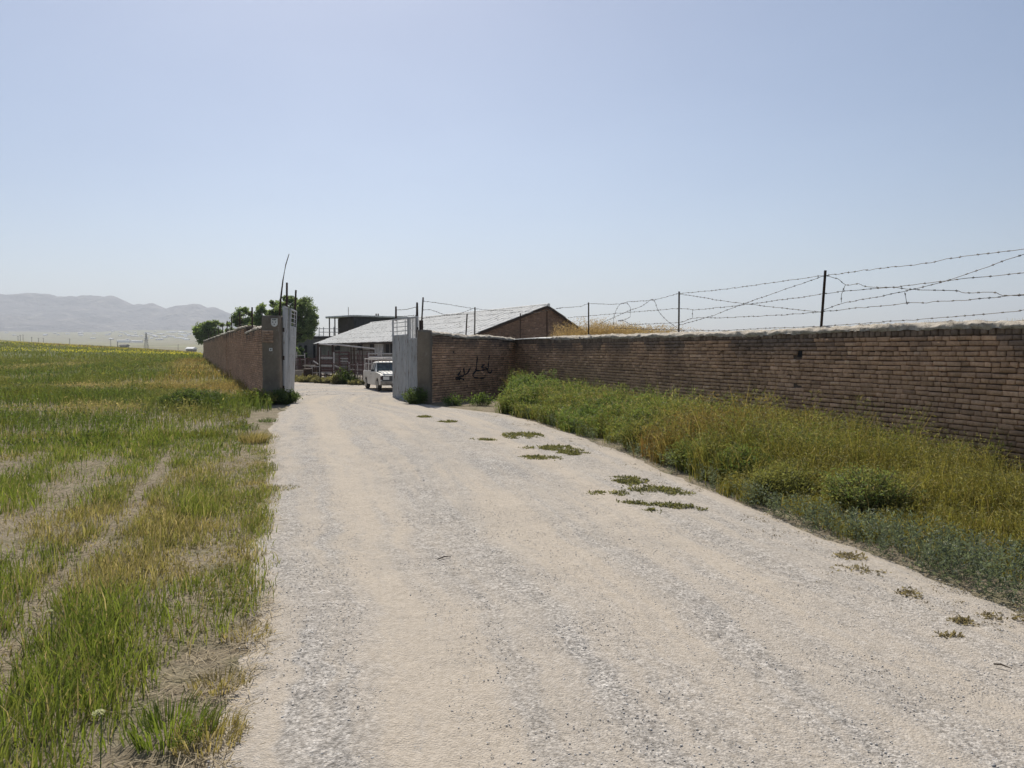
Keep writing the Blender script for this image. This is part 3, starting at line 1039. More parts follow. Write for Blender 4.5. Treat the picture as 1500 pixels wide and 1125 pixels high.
def wallpt(px, py, p0, t, dep=.17, side=1):
    """photo direction meets the vertical plane in the middle of the wall's top"""
    q0 = (p0[0] - t[1] * dep * side * -1, p0[1] + t[0] * dep * side * -1)
    s, z = on_plane(px, py, q0, t)
    return Vector((q0[0] + t[0] * s, q0[1] + t[1] * s, z)), s
def RWp(px, py): return wallpt(px, py, RW0, RT, .17, -1)[0]
def FWp(px, py): return wallpt(px, py, FW0, FT, .17, -1)[0]
def LWp(px, py): return wallpt(px, py, LW0, LT, .17, 1)[0]
rpost = [(762, 490, 762, 459, 'thin fence post at the corner where both right walls meet'),
         (801, 489, 801, 455, 'thin fence post standing against the peak of the barn gable'),
         (862, 488, 862, 443, 'fence post on the wall among dry golden weeds'),
         (994, 486, 994.5, 427, 'upright dark fence post right of the dry weeds'),
         (1202, 480, 1208.5, 396, 'tall leaning fence post on the mud coping, nearest on the right')]
for a, b, c, d, lab in rpost:
    fence_post(RWp(a, b + 3), RWp(c, d), .022 if a > 1100 else .018, lab, 'fence posts on the right wall')
fence_post(FWp(682, 495), FWp(684, 459.5), .02, 'short leaning fence post on the short wall', 'fence posts on the right wall')
fence_post(FWp(695, 496), FWp(695.5, 450), .02, 'taller straight fence post on the short wall', 'fence posts on the right wall')
fence_post(FWp(616.5, 486), FWp(619.5, 435.5), .02, 'thin crooked fence post rising at the right gate pillar', 'fence posts on the right wall')
lposts = [(369, 450), (351, 457.5), (339, 464), (332.5, 470), (326, 474), (320, 478), (314.5, 481), (309, 485), (305, 488)]
prevt = None
ORD = ['nearest', 'second', 'third', 'fourth', 'fifth', 'sixth', 'seventh', 'eighth', 'farthest']
for i, (a, d) in enumerate(lposts):
    q = LWp(a, d)
    s = (q.x - LW0[0]) * LT[0] + (q.y - LW0[1]) * LT[1]
    b = Vector((q.x, q.y, lw_zt(s) - .05))
    lab = ['nearest', 'second nearest', 'third nearest', 'fourth nearest', 'fifth nearest', 'sixth nearest', 'seventh nearest', 'eighth nearest', 'farthest'][i]
    fence_post(b, q, .03, lab + ' dark post on top of the left brick wall', 'posts on the left wall')
    if prevt is not None:
        for k, fz in enumerate((.12, .55)):
            p_ = prevt - Vector((0, 0, fz)); q_ = q - Vector((0, 0, fz))
            wl_ = MB().tube([p_, (p_ + q_) / 2 - Vector((0, 0, .06)), q_], .007, 4).build('barbed_wire', M['wire'])
            tag(wl_, ('upper', 'lower')[k] + ' thin wire between the ' + ORD[i - 1] + ' and ' + ORD[i] + ' posts of the left brick wall', 'barbed wire', 'wires on the left wall')
    prevt = q

def barbed(name, pts, label, group, r=.0042, barb=.13, sag=.0, seed=0):
    rr = random.Random(seed + len(pts))
    P = [Vector(p) for p in pts]
    # catmull-rom
    out = []
    for i in range(len(P) - 1):
        p0, p1, p2, p3 = P[max(i - 1, 0)], P[i], P[i + 1], P[min(i + 2, len(P) - 1)]
        m_ = max(3, int((p2 - p1).length / .12))
        for k in range(m_):
            t = k / m_
            out.append(.5 * ((2 * p1) + (p2 - p0) * t + (2 * p0 - 5 * p1 + 4 * p2 - p3) * t * t + (3 * p1 - p0 - 3 * p2 + p3) * t ** 3))
    out.append(P[-1])
    out = [p + Vector((rr.gauss(0, .004), rr.gauss(0, .004), rr.gauss(0, .004))) for p in out]
    mb = MB().tube(out, r, 5)
    acc, nxt = 0, .05
    for a, b in zip(out[:-1], out[1:]):
        d = b - a
        acc += d.length
        if acc > nxt:
            nxt = acc + barb
            c = a.lerp(b, .5)
            t = d.normalized()
            mb.tube([c - t * .017, c + t * .017], r * 1.9, 5)
            for _ in range(2):
                v = Vector((rr.uniform(-1, 1), rr.uniform(-1, 1), rr.uniform(-1, 1))).cross(t).normalized() * .019 + t * rr.uniform(-.008, .008)
                mb.tube([c - v, c + v], .0019, 3)
    o = mb.build(name, M['wire'])
    return tag(o, label, 'barbed wire', group)
GW = 'barbed wire strands above the right walls'
RWW = [
 ([(815, 452), (825, 450.5), (849, 449), (863, 445), (889, 445.6), (911, 445), (921, 442), (953, 440), (975, 435), (994, 430), (1017, 428), (1058, 424), (1124, 415), (1209, 403.5), (1283, 394), (1351, 386), (1413, 375.5), (1500, 364.6), (1580, 354)], 'topmost barbed wire strand rising along the right wall'),
 ([(832, 465.5), (863, 462.7), (900, 459.5), (932, 456.7), (994, 452), (1017, 453.7), (1058, 450), (1093, 446), (1149, 438.6), (1205, 431), (1242, 426), (1304, 421), (1382, 412), (1444, 405), (1500, 400), (1580, 392)], 'second barbed wire strand from the top, crossing the leaning post at mid height'),
 ([(879, 474), (900, 465), (921, 455), (941, 448), (956.5, 438.5), (966, 458), (979, 471), (992, 480)], 'loose barbed wire making a pointed arch left of the upright post'),
 ([(923, 475.5), (953, 474.4), (996, 472), (1015, 466), (1058, 465.4), (1133, 462), (1202, 457), (1258, 451), (1326, 445), (1413, 439), (1500, 432), (1580, 426)], 'low nearly level barbed wire strand tied at the foot of the leaning post'),
 ([(994, 476.5), (1039, 464), (1058, 457), (1087, 446), (1133, 430), (1174, 416), (1208, 403.5)], 'slack barbed wire climbing from the upright post foot to the leaning post top'),
 ([(996, 430.7), (1019, 434), (1058, 440.7), (1093, 445), (1149, 452), (1202, 457)], 'barbed wire falling from the upright post top to the leaning post foot'),
 ([(1202, 456), (1233, 445), (1289, 434), (1345, 422), (1398, 407.5), (1460, 386), (1500, 372), (1560, 352)], 'barbed wire climbing steeply right of the leaning post to the photo edge'),
 ([(1210, 404), (1227, 409), (1239, 417), (1258, 416), (1270, 420), (1304, 421), (1351, 424.6), (1398, 425.6), (1413, 429), (1454, 428), (1469, 433), (1500, 433), (1580, 436)], 'kinked barbed wire drooping right from the leaning post top'),
 ([(900, 481), (1040, 484), (1118, 481), (1202, 478), (1289, 472), (1382, 465), (1500, 455), (1580, 448)], 'lowest barbed wire strand just above the mud coping'),
 ([(1239, 417), (1233, 431), (1232, 443)], 'short wire end hanging just right of the leaning post'),
 ([(1326, 428), (1329, 446)], 'short vertical wire tie farther right of the leaning post'),
 ([(899, 475.5), (900, 460.5), (908.5, 445), (921, 446), (923, 464), (906, 470), (914, 470), (923, 475.5)], 'tangled loop of barbed wire above the dry weeds'),
 ([(1015, 453.6), (1014, 466)], 'short wire tie beside the upright post'),
 ([(762, 461), (790, 457), (825, 450.5)], 'barbed wire end crossing the barn gable'),
]
for i, (p, lab) in enumerate(RWW):
    barbed('barbed_wire', [RWp(*q) for q in p], lab, GW, seed=i)
barbed('barbed_wire', [FWp(*q) for q in [(620, 441), (656, 446), (693, 452), (715, 454), (738, 454.7), (752, 454.5)]], 'upper barbed wire running right from the crooked post over the short wall', GW, r=.005)
barbed('barbed_wire', [FWp(*q) for q in [(619.5, 454), (631, 454), (652, 461), (667, 461), (683, 456), (693, 452)]], 'sagging middle barbed wire over the short wall', GW, r=.005)
barbed('barbed_wire', [FWp(*q) for q in [(618.6, 466.6), (640, 463.5), (683, 460), (695, 460)]], 'lower barbed wire over the short wall', GW, r=.005)
barbed('barbed_wire', [at(581, 454, 23.9), at(595.5, 453, 22.8), at(610, 449.5, 21.7)], 'upper barbed wire between the two poles of the right gate leaf', GW, r=.005)
barbed('barbed_wire', [at(581, 463.4, 23.9), at(595, 463, 22.8), at(611, 461.5, 21.7)], 'lower barbed wire between the two poles of the right gate leaf', GW, r=.005)

# ================================================================== BARN
bA = Vector((-2.8, 45.0, 0)); bu = Vector((-.46, .888, 0)).normalized(); bv = Vector((bu.y, -bu.x, 0))
BG = -.45
EZ, RZ, RV, BW, BL = 2.27, 4.30, 5.5, 9.0, 36.0
barn = thing('barn', (bA.x, bA.y, BG), 'long low barn with pale corrugated roof and brick gable behind the walls', 'barn')
def bp(u, v, z): return bA + bu * u + bv * v + Vector((0, 0, z))
MB().prism([(0, BG - .3), (BW, BG - .3), (BW, EZ), (RV, RZ - .06), (0, EZ - .02)], lambda v, z: bp(.06, v, z), lambda v, z: bp(BL, v, z)).build('wall', M['renderwall'], barn)
brickwork('brick_gable', (bA.x, bA.y), tuple((bA + bv * BW)[:2]), lambda s: BG + .3, lambda s: (EZ + (RZ - EZ) * min(s / RV, 1) if s < RV else RZ - (RZ - EZ) * (s - RV) / (BW - RV)) - .03, barn, seed=71, flip=-1, tint=(.29, .19, .135), grey_top=False)

def corr_roof(name, O, along, L, up, S, mat, parent, pitch=.19, amp=.028, rows=4, seed=0, depth_drop=.0):
    """sheets laid in rows; O = eave corner, along/up = unit vectors"""
    nrm = along.cross(up).normalized()
    if nrm.z < 0: nrm = -nrm
    s = np.arange(0, L + .001, pitch / 6)
    Vs, Fs, o = [], [], 0
    for j in range(rows):
        a, b = S * j / rows, S * (j + 1) / rows + .1
        if j == rows - 1: b = S
        for side in (0, -.012):
            V = []
            for (h, lift) in ((a, .03), (b, .0)):
                edge = (fbm(s, s * 0 + j, 1.1, seed + j, 2) - .5) * .05 if lift else 0 * s
                hh = h - (.03 if j == 0 else 0) + edge
                zz = amp * np.sin(s / pitch * 2 * math.pi) + .035 * ((s / .95) % 1 > .86) + lift + side + .03 * (vnoise(s + j * 7, s * 0, 1.07, seed + 2) - .5)
                V.append(np.stack([O[k] + along[k] * s + up[k] * hh + nrm[k] * zz for k in range(3)], 1))
            V = np.concatenate(V)
            m = len(s)
            i = np.arange(m - 1)
            F = np.stack([i, i + 1, m + i + 1, m + i], 1)
            Vs.append(V); Fs.append(F + o); o += len(V)
    return link(name, np_mesh(name, np.concatenate(Vs), [np.concatenate(Fs)]), M[mat], parent)
e0 = bp(-.3, -.35, EZ - .10)
upL = (bp(0, RV, RZ) - bp(0, 0, EZ)).normalized()
corr_roof('roof', e0, bu, BL + .6, upL, (bp(0, RV, RZ) - bp(0, 0, EZ)).length + .4, 'asbestos', barn, rows=5, seed=3)
upR = (bp(0, RV, RZ) - bp(0, BW, EZ)).normalized()
corr_roof('roof', bp(-.3, BW + .3, EZ - .18), bu, BL + .6, upR, (bp(0, RV, RZ) - bp(0, BW, EZ)).length + .33, 'asbestos', barn, rows=3, seed=8)
MB().tube([bp(-.35, RV, RZ + .03), bp(BL + .3, RV, RZ + .03)], .10, 8).build('ridge_cap', M['asbestos'], barn)
MB().bar(bp(-.25, -.32, EZ - .20), bp(BL + .2, -.32, EZ - .20), .06, .10).build('eave_beam', M['darkmetal'], barn)
verge = MB()
verge.bar(bp(-.28, -.3, EZ - .19), bp(-.28, RV, RZ - .09), .05, .12)
verge.bar(bp(-.28, RV, RZ - .09), bp(-.28, BW + .3, EZ - .25), .05, .12)
verge.build('verge_board', M['darkmetal'], barn)

def opening(px0, py0, px1, py1, mat, name='window', frame=None, dep=.04):
    n = -bv
    s0, z1 = on_plane(px0, py0, (bA.x, bA.y), (bu.x, bu.y))
    s1, z0 = on_plane(px1, py1, (bA.x, bA.y), (bu.x, bu.y))
    s0, s1 = min(s0, s1), max(s0, s1)
    a = bA + bu * s0; b = bA + bu * s1
    mb = MB().box((a + b) / 2 + n * (dep - .03) + Vector((0, 0, (z0 + z1) / 2)), (s1 - s0, .06, z1 - z0), Matrix.Rotation(math.atan2(bu.y, bu.x), 3, 'Z'))
    o = mb.build(name, M[mat], barn)
    if frame:
        fm = MB()
        for (sa, za, sb, zb_) in ((s0, z0, s0, z1), (s1, z0, s1, z1), (s0, z1, s1, z1), (s0, z0, s1, z0), ((s0 + s1) / 2, z0, (s0 + s1) / 2, z1)):
            fm.bar(bA + bu * sa + n * (dep + .02) + Vector((0, 0, za)), bA + bu * sb + n * (dep + .02) + Vector((0, 0, zb_)), .09)
        fm.build('frame', M[frame], o)
    return o
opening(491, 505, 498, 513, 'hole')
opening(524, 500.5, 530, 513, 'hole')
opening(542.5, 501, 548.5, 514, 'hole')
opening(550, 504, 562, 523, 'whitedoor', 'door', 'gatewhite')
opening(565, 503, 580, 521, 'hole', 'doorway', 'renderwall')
opening(583, 503, 590, 521, 'whitedoor', 'door', 'gatewhite')

# upper storey block behind the barn
ub = thing('rooftop_room', (-18.0, 88, -.5), 'dark flat roofed upper room with open balcony behind the barn', 'building')
C0 = Vector((-18.0, 88, 0)); Lc = Vector((-20.75, 92.2, 0)); Rc = Vector((-12.4, 93.5, 0)); Bc = Lc + (Rc - C0)
MB().prism([(C0.x, C0.y), (Rc.x, Rc.y), (Bc.x, Bc.y), (Lc.x, Lc.y)], lambda x, y: (x, y, -.6), lambda x, y: (x, y, 5.35)).build('wall', M['darkwall'], ub)
dL = (Lc - C0).normalized(); nL = Vector((-dL.y, dL.x, 0)) * -1
if nL.y > 0: nL = -nL
MB().bar(C0 + dL * .05 + nL * .04 + Vector((0, 0, 2.2)), Lc - dL * .05 + nL * .04 + Vector((0, 0, 2.2)), .05, 6.0).build('side_cladding', M['brownwall'], ub)
ro = Vector((-2.0, 1.2, 0))
MB().prism([(C0.x + .1, C0.y - .5), (Rc.x + .5, Rc.y - .3), (Bc.x, Bc.y + .3), (Lc.x - 1.8, Lc.y + 1.4), (Lc.x - 1.4, Lc.y - .5)], lambda x, y: (x, y, 5.36), lambda x, y: (x, y, 5.52)).build('roof', M['asbestos'], ub)
for px in (482.5, 490.5):
    q = at(px, 467, 91.5)
    MB().bar((q.x, q.y, 1.0), (q.x, q.y, 5.36), .12).build('post', M['darkmetal'], ub)
rl = MB()
for py in (481.5, 486.5):
    rl.bar(at(467, py, 91.2), at(497, py + .2, 91.2), .07)
for px in (467.5, 474, 489): rl.bar(at(px, 479, 91.2), at(px, 493, 91.2), .07)
rl.build('balcony_rail', M['palepipe'], ub)
MB().tube([at(510.5, 464, 90.5), at(510.3, 450, 90.5)], .05, 6).build('mast', M['palepipe'], ub)
for px in (551, 554): MB().bar(at(px, 465, 92), at(px, 459.5, 92), .14).build('pipe_stub', M['darkmetal'], ub)

sb = thing('low_building', (-24, 80, -.5), 'low dark grey flat roofed building beneath the big tree', 'building')
MB().prism([(-29, 80), (-18.6, 80), (-17.5, 86), (-29, 86)], lambda x, y: (x, y, -.6), lambda x, y: (x, y, 2.75)).build('wall', M['renderwall'], sb)
MB().prism([(-29.2, 79.8), (-18.4, 79.8), (-17.3, 86.2), (-29.2, 86.2)], lambda x, y: (x, y, 2.76), lambda x, y: (x, y, 2.98)).build('roof', M['brownwall'], sb)
for (a, b) in ((438, 442), (446, 450), (459, 462)):
    q0, q1 = at(a, 506, 79.96), at(b, 525, 79.96)
    MB().box(((q0.x + q1.x) / 2, 79.97, (q0.z + q1.z) / 2), (q1.x - q0.x, .08, q0.z - q1.z)).build('window', M['hole'], sb)

# ================================================================== CATTLE PENS
def yz(x, y): return zs(x, y)
def rail_pen(label, pa, pb, n_posts, rails, h_post, mat='redpipe', pr=.04, rr_=.025, verticals=0, jitter=.03, name='cattle_rail', group='pipe rail panels of the cattle pen'):
    pa, pb = Vector(pa), Vector(pb)
    t = thing(name, (pa.x, pa.y, yz(pa.x, pa.y)), label, 'pen rail', group)
    rnd = random.Random(len(label))
    for k in range(n_posts):
        q = pa.lerp(pb, k / (n_posts - 1))
        z = yz(q.x, q.y)
        MB().tube([(q.x, q.y, z - .2), (q.x + rnd.uniform(-.03, .03), q.y, z + h_post * rnd.uniform(.94, 1.06))], pr, 6).build('post', M[mat], t)
    for h in rails:
        za, zb_ = yz(pa.x, pa.y) + h, yz(pb.x, pb.y) + h + rnd.uniform(-jitter, jitter)
        MB().tube([(pa.x, pa.y, za), ((pa.x + pb.x) / 2, (pa.y + pb.y) / 2, (za + zb_) / 2 - rnd.uniform(0, jitter)), (pb.x, pb.y, zb_)], rr_, 6).build('rail', M[mat], t)
    if verticals:
        vb = MB()
        for k in range(verticals):
            q = pa.lerp(pb, (k + .5) / verticals)
            z = yz(q.x, q.y)
            vb.tube([(q.x, q.y, z + rails[0]), (q.x, q.y, z + rails[-1])], .018, 5)
        vb.build('vertical_bars', M[mat], t)
    return t
def PX(px, d): return ((px - 750) / FPX * d, d, 0)
rail_pen('pale pipe rail at the far left of the pens, under the tree', PX(422, 56), PX(447, 57), 3, [1.0, 1.3, 1.6], 1.8, 'palepipe')
rail_pen('faded red rail of close upright bars on the left of the pens', PX(428, 54), PX(463, 55), 4, [.45, 1.05, 1.45], 1.5, 'redpipe', verticals=26)
rail_pen('long sagging rail behind the louvred chute', PX(463, 55), PX(512, 53), 5, [.5, .9, 1.25, 1.55], 1.65, 'redpipe')
rail_pen('rusty rail between pen gate and pickup', PX(511, 47), PX(536, 45.5), 3, [.25, .55, .85, 1.15], 1.3, 'palepipe')
rail_pen('rusty rail right of the tall gate frame', PX(511, 51.5), PX(552, 50), 4, [.9, 1.3, 1.7], 1.85, 'redpipe', verticals=7)
rail_pen('pale long rails seen above the pickup cab', PX(540, 46), PX(600, 44.5), 4, [1.45, 1.62, 1.8], 1.9, 'palepipe', rr_=.04)
rail_pen('low broken rail standing in the weeds', PX(446, 50.5), PX(468, 49.5), 3, [.55, .95], 1.0, 'palepipe')
rail_pen('dark feed rail of close bars in the middle of the pens', PX(487, 46.4), PX(532, 45), 5, [.35, .8, 1.2], 1.3, 'redpipe', verticals=22)
rail_pen('second dark rail deep in the pens beneath the barn eave', PX(468, 58), PX(560, 52), 7, [.6, 1.1, 1.6], 1.9, 'redpipe', verticals=18)
rail_pen('dark rail beside the pickup rack', PX(515, 49), PX(548, 48), 3, [.5, 1.0, 1.4, 2.0], 2.3, 'darkmetal')
rail_pen('dark low rail at the left beside the beige block wall', PX(432, 52), PX(468, 51.5), 4, [.3, .7, 1.0], 1.25, 'darkmetal', verticals=9)
# tall post frame
fr = thing('post_frame', (*PX(466, 51)[:2], -.45), 'tall dark post frame with pale top poles over the pens', 'post frame')
for px, d, top_ in ((466, 51, 502.5), (487.5, 49.5, 505), (518.5, 48.5, 508)):
    q = at(px, top_, d)
    MB().tube([(q.x, q.y, -.7), (q.x, q.y, q.z)], .085 if px < 500 else .05, 8).build('post', M['darkmetal'], fr)
for a, b in (((464, 503.5, 51.2), (492, 506, 49.3)), ((489, 504.5, 49.4), (549, 511, 47)), ((474, 503.8, 54), (512, 506.5, 52))):
    MB().tube([at(*a), at(*b)], .05, 6).build('top_pole', M['palepipe'], fr)
# chute with louvres
ch = thing('loading_chute', (*PX(470, 48.5)[:2], -.45), 'louvred dark loading chute with a pale leaning pole', 'chute')
for px in (469.5, 487):
    q = at(px, 509 if px < 480 else 514, 48.5)
    MB().bar((q.x, q.y, -.6), (q.x, q.y, q.z), .09).build('post', M['darkmetal'], ch)
for k, py in enumerate((524, 528.5, 532, 535.5, 539, 542.5, 546, 549.5)):
    MB().bar(at(470, py, 48.45), at(487, py + .4, 48.45), .05, .11).build('slat', M['redpipe'] if k % 3 else M['palepipe'], ch)
MB().bar(at(478.5, 556, 48.7), at(478.5, 545, 48.7), .7 * 1.0, .03).build('panel', M['darkwall'], ch)
MB().tube([at(459, 529, 48.2), at(466, 533.5, 48.1)], .04, 6).build('leaning_pole', M['palepipe'], ch)
MB().tube([at(468.2, 508.5, 48.3), at(468.0, 555, 48.3)], .03, 6).build('leaning_pole', M['palepipe'], ch)
# gate frame
gf_ = thing('pen_gate', (*PX(489, 47.5)[:2], -.45), 'rusty red rectangular pen gate with a smaller gate inside', 'pen gate')
def rect(px0, py0, px1, py1, d, r, nm, mat):
    mb = MB()
    c = [at(px0, py0, d), at(px1, py0, d), at(px1, py1, d), at(px0, py1, d)]
    for a, b in zip(c, c[1:] + c[:1]): mb.tube([a, b], r, 6)
    return mb.build(nm, M[mat], gf_)
rect(488.8, 516, 511.5, 541, 47.5, .05, 'outer_frame', 'redpipe')
inn = rect(498, 521, 511, 541, 47.4, .045, 'inner_frame', 'redpipe')
ib = MB()
for py in (525, 529, 533, 537): ib.tube([at(498, py, 47.4), at(511, py + .3, 47.4)], .03, 6)
ib.build('bars', M['palepipe'], gf_)
MB().tube([at(489, 516, 47.4), at(489, 556, 47.4)], .055, 6).build('post', M['palepipe'], gf_)
MB().tube([at(489, 535.5, 47.2), at(499, 539.5, 47.0)], .045, 6).build('latch_pole', M['palepipe'], gf_)
# trough and low wall
tr = thing('feed_trough', (*PX(452, 50)[:2], -.45), 'pale concrete feed trough slab in front of the left pens', 'trough')
MB().box((at(452, 535.5, 50.2).x, 50.4, at(452, 535.5, 50.2).z), (.75, .5, .05)).build('top_slab', M['concrete'], tr)
for dx in (-.3, .3): MB().box((at(452, 535, 50.2).x + dx, 50.4, -.02), (.08, .4, .9)).build('leg', M['darkmetal'], tr)
lowall = MB().box((at(432, 548, 51).x - .3, 51.2, -.13), (1.6, .3, .72)).build('low_wall', M['concrete'], bevel=.03)
tag(lowall, 'low beige block wall at the edge of the yard, beside the left gate leaf', 'wall')
dr = thing('oil_drum', (at(451, 550, 48.8).x, 48.8, -.47), 'dark rusty drum standing in the weeds by the trough', 'drum')
prof = [(.0, 0), (.28, 0), (.29, .03), (.28, .05), (.28, .28), (.295, .3), (.28, .32), (.28, .56), (.295, .58), (.28, .6), (.28, .83), (.29, .85), (.26, .86), (.0, .84)]
vs, fs = [], []
for (r_, z) in prof:
    for k in range(16): vs.append((dr.location.x + r_ * math.cos(k * math.pi / 8), dr.location.y + r_ * math.sin(k * math.pi / 8), -.47 + z))
for j in range(len(prof) - 1):
    for k in range(16): fs.append((j * 16 + k, j * 16 + (k + 1) % 16, (j + 1) * 16 + (k + 1) % 16, (j + 1) * 16 + k))
MB().add(vs, fs).build('shell', M['darkmetal'], dr)

# ================================================================== PICKUP
F_ = at(562, 560, 37.4)          # front centre area
hd = Vector((1.72, -4.2, 0)).normalized()
lt = Vector((-hd.y, hd.x, 0))    # vehicle's left
frontL = Vector((at(557.5, 560, 37.3).x, 37.3, 0))   # front corner on the viewer's left = vehicle's right side
cen = frontL - hd * 2.12 + lt * .79
tz = -.44
TM = Matrix(((hd.x, lt.x, 0, cen.x), (hd.y, lt.y, 0, cen.y), (0, 0, 1, tz), (0, 0, 0, 1)))
tk = thing('pickup_truck', (cen.x, cen.y, tz), 'dusty white single cab pickup with pipe rack parked behind the gate leaf', 'pickup')
def tb(mb, name, mat, parent=tk, bevel=0, smooth=False):
    return xf(mb, TM).build(name, M[mat], parent, smooth, bevel)
def arch(cx, r, z0=.30):
    out = []
    for k in range(0, 11):
        a = math.pi * k / 10
        out.append((cx + r * math.cos(a), z0 + r * math.sin(a)))
    return out   # from +x to -x
side = [(2.10, .36), (2.13, .50), (2.12, .78), (2.02, .84), (1.05, .92), (-.25, .93), (-.30, .60), (-2.05, .60), (-2.08, .42), (-1.80, .33)]
side += list(reversed(arch(-1.38, .37)))[0:] + [(-.9, .27), (.9, .27)] + list(reversed(arch(1.34, .37)))
side += [(1.80, .30)]
tb(MB().prism(side, lambda x, z: (x, -.79, z), lambda x, z: (x, .79, z)), 'body', 'carwhite')
hood = MB().prism([(1.05, .925), (2.00, .845), (2.04, .86), (1.7, .915), (1.05, .975)], lambda x, z: (x, -.66, z), lambda x, z: (x, .66, z))
tb(hood, 'hood', 'carwhite', bevel=.012)
# cab: glass core, roof and pillars
def cabring(x0, x1, w, z): return [(x0, -w, z), (x1, -w, z), (x1, w, z), (x0, w, z)]
cb = MB().add(cabring(-.22, 1.02, .73, .93) + cabring(-.12, .48, .62, 1.36), [(0, 1, 2, 3), (7, 6, 5, 4), (0, 4, 5, 1), (1, 5, 6, 2), (2, 6, 7, 3), (3, 7, 4, 0)])
tb(cb, 'cab_glass', 'glass')
rf = MB().add(cabring(-.19, .54, .645, 1.355) + cabring(-.17, .50, .62, 1.40) + cabring(-.08, .38, .50, 1.435), [(3, 2, 1, 0), (0, 1, 5, 4), (1, 2, 6, 5), (2, 3, 7, 6), (3, 0, 4, 7), (4, 5, 9, 8), (5, 6, 10, 9), (6, 7, 11, 10), (7, 4, 8, 11), (8, 9, 10, 11)])
tb(rf, 'roof', 'carwhite')
pm = MB()
for sgn in (-1, 1):
    pm.bar((1.03, sgn * .745, .92), (.49, sgn * .635, 1.37), .05)
    pm.bar((.32, sgn * .74, .92), (.27, sgn * .635, 1.37), .045)
    pm.bar((-.22, sgn * .735, .92), (-.13, sgn * .63, 1.37), .08)
tb(pm, 'window_pillars', 'carwhite')
for sgn in (-1, 1):
    d_ = tb(MB().box((.43, sgn * .795, .61), (1.12, .012, .56)), 'door', 'carwhite', bevel=.005)
    tb(MB().box((.0, sgn * .812, .80), (.12, .02, .03)), 'handle', 'black', d_)
    tb(MB().box((-1.15, sgn * .77, .755), (1.84, .04, .33)), 'bed_side', 'carwhite', bevel=.01)
tb(MB().box((-2.05, 0, .755), (.04, 1.5, .33)), 'tailgate', 'carwhite', bevel=.01)
tb(MB().box((2.135, 0, .65), (.02, 1.42, .25)), 'grille', 'black')
gl = MB()
for k in range(6): gl.box((2.15, 0, .56 + k * .036), (.012, .82, .010))
tb(gl, 'grille_bars', 'rim')
for sgn in (-1, 1):
    h_ = tb(MB().box((2.152, sgn * .52, .65), (.03, .30, .17)), 'headlight', 'whiteplate', bevel=.01)
    tb(MB().box((2.10, sgn * .745, .65), (.06, .09, .16)), 'indicator', 'redpipe')
tb(MB().box((2.19, 0, .44), (.10, 1.60, .15)), 'bumper', 'concrete', bevel=.02)
tb(MB().box((2.248, 0, .45), (.012, .50, .11)), 'number_plate', 'whiteplate')
tb(MB().box((1.06, .25, .955), (.02, .6, .03)), 'wiper', 'black')
for sgn in (-1, 1):
    mr = MB().box((.80, sgn * .90, 1.0), (.06, .14, .10)).bar((.80, sgn * .76, .95), (.80, sgn * .86, .99), .02)
    tb(mr, 'mirror', 'black')
for cx in (1.34, -1.38):
    for sgn in (-1, 1):
        wt = MB()
        rings = [(.0, -.09), (.20, -.09), (.295, -.085), (.31, -.05), (.31, .05), (.295, .085), (.20, .09), (.0, .09)]
        vs, fs = [], []
        for (r_, y) in rings:
            for k in range(20): vs.append((cx + r_ * math.cos(k * math.pi / 10), sgn * .70 + y, .31 + r_ * math.sin(k * math.pi / 10)))
        for j in range(len(rings) - 1):
            for k in range(20): fs.append((j * 20 + k, j * 20 + (k + 1) % 20, (j + 1) * 20 + (k + 1) % 20, (j + 1) * 20 + k))
        wh = tb(wt.add(vs, fs), 'wheel', 'tyre')
        rings = [(.0, .095), (.05, .105), (.08, .095), (.15, .093), (.185, .102), (.19, .092)]
        vs, fs = [], []
        for (r_, y) in rings:
            for k in range(20): vs.append((cx + r_ * math.cos(k * math.pi / 10), sgn * (.70 + y), .31 + r_ * math.sin(k * math.pi / 10)))
        for j in range(len(rings) - 1):
            for k in range(20): fs.append((j * 20 + k, j * 20 + (k + 1) % 20, (j + 1) * 20 + (k + 1) % 20, (j + 1) * 20 + k))
        tb(MB().add(vs, fs), 'rim', 'rim', wh)
tb(MB().box((.0, 0, .34), (3.6, 1.2, .12)), 'underbody', 'black')
rk = MB()
for sgn in (-1, 1):
    for x in (-2.0, -1.1, -.32): rk.tube([(x, sgn * .74, .9), (x, sgn * .70, 1.55)], .022, 6)
    for z in (1.30, 1.55): rk.tube([(-2.02, sgn * .71, z), (-.30, sgn * .71, z)], .024, 6)
    rk.tube([(-.32, sgn * .7, 1.55), (.9, sgn * .62, 1.52)], .024, 6)
for x in (-2.0, -.32, .4, .9): rk.tube([(x, -.7, 1.55), (x, .7, 1.55)], .022, 6)
tb(rk, 'cargo_rack', 'palepipe')
for k in range(4):
    tb(MB().tube([(-2.1 + .1 * k, -.45 + .17 * k, 1.60), (1.5 - .13 * k, -.5 + .2 * k, 1.60 + .01 * k)], .028, 6), 'carried_pipe', 'palepipe')
sk = MB()
for z0 in (0.35, .52):
    pass

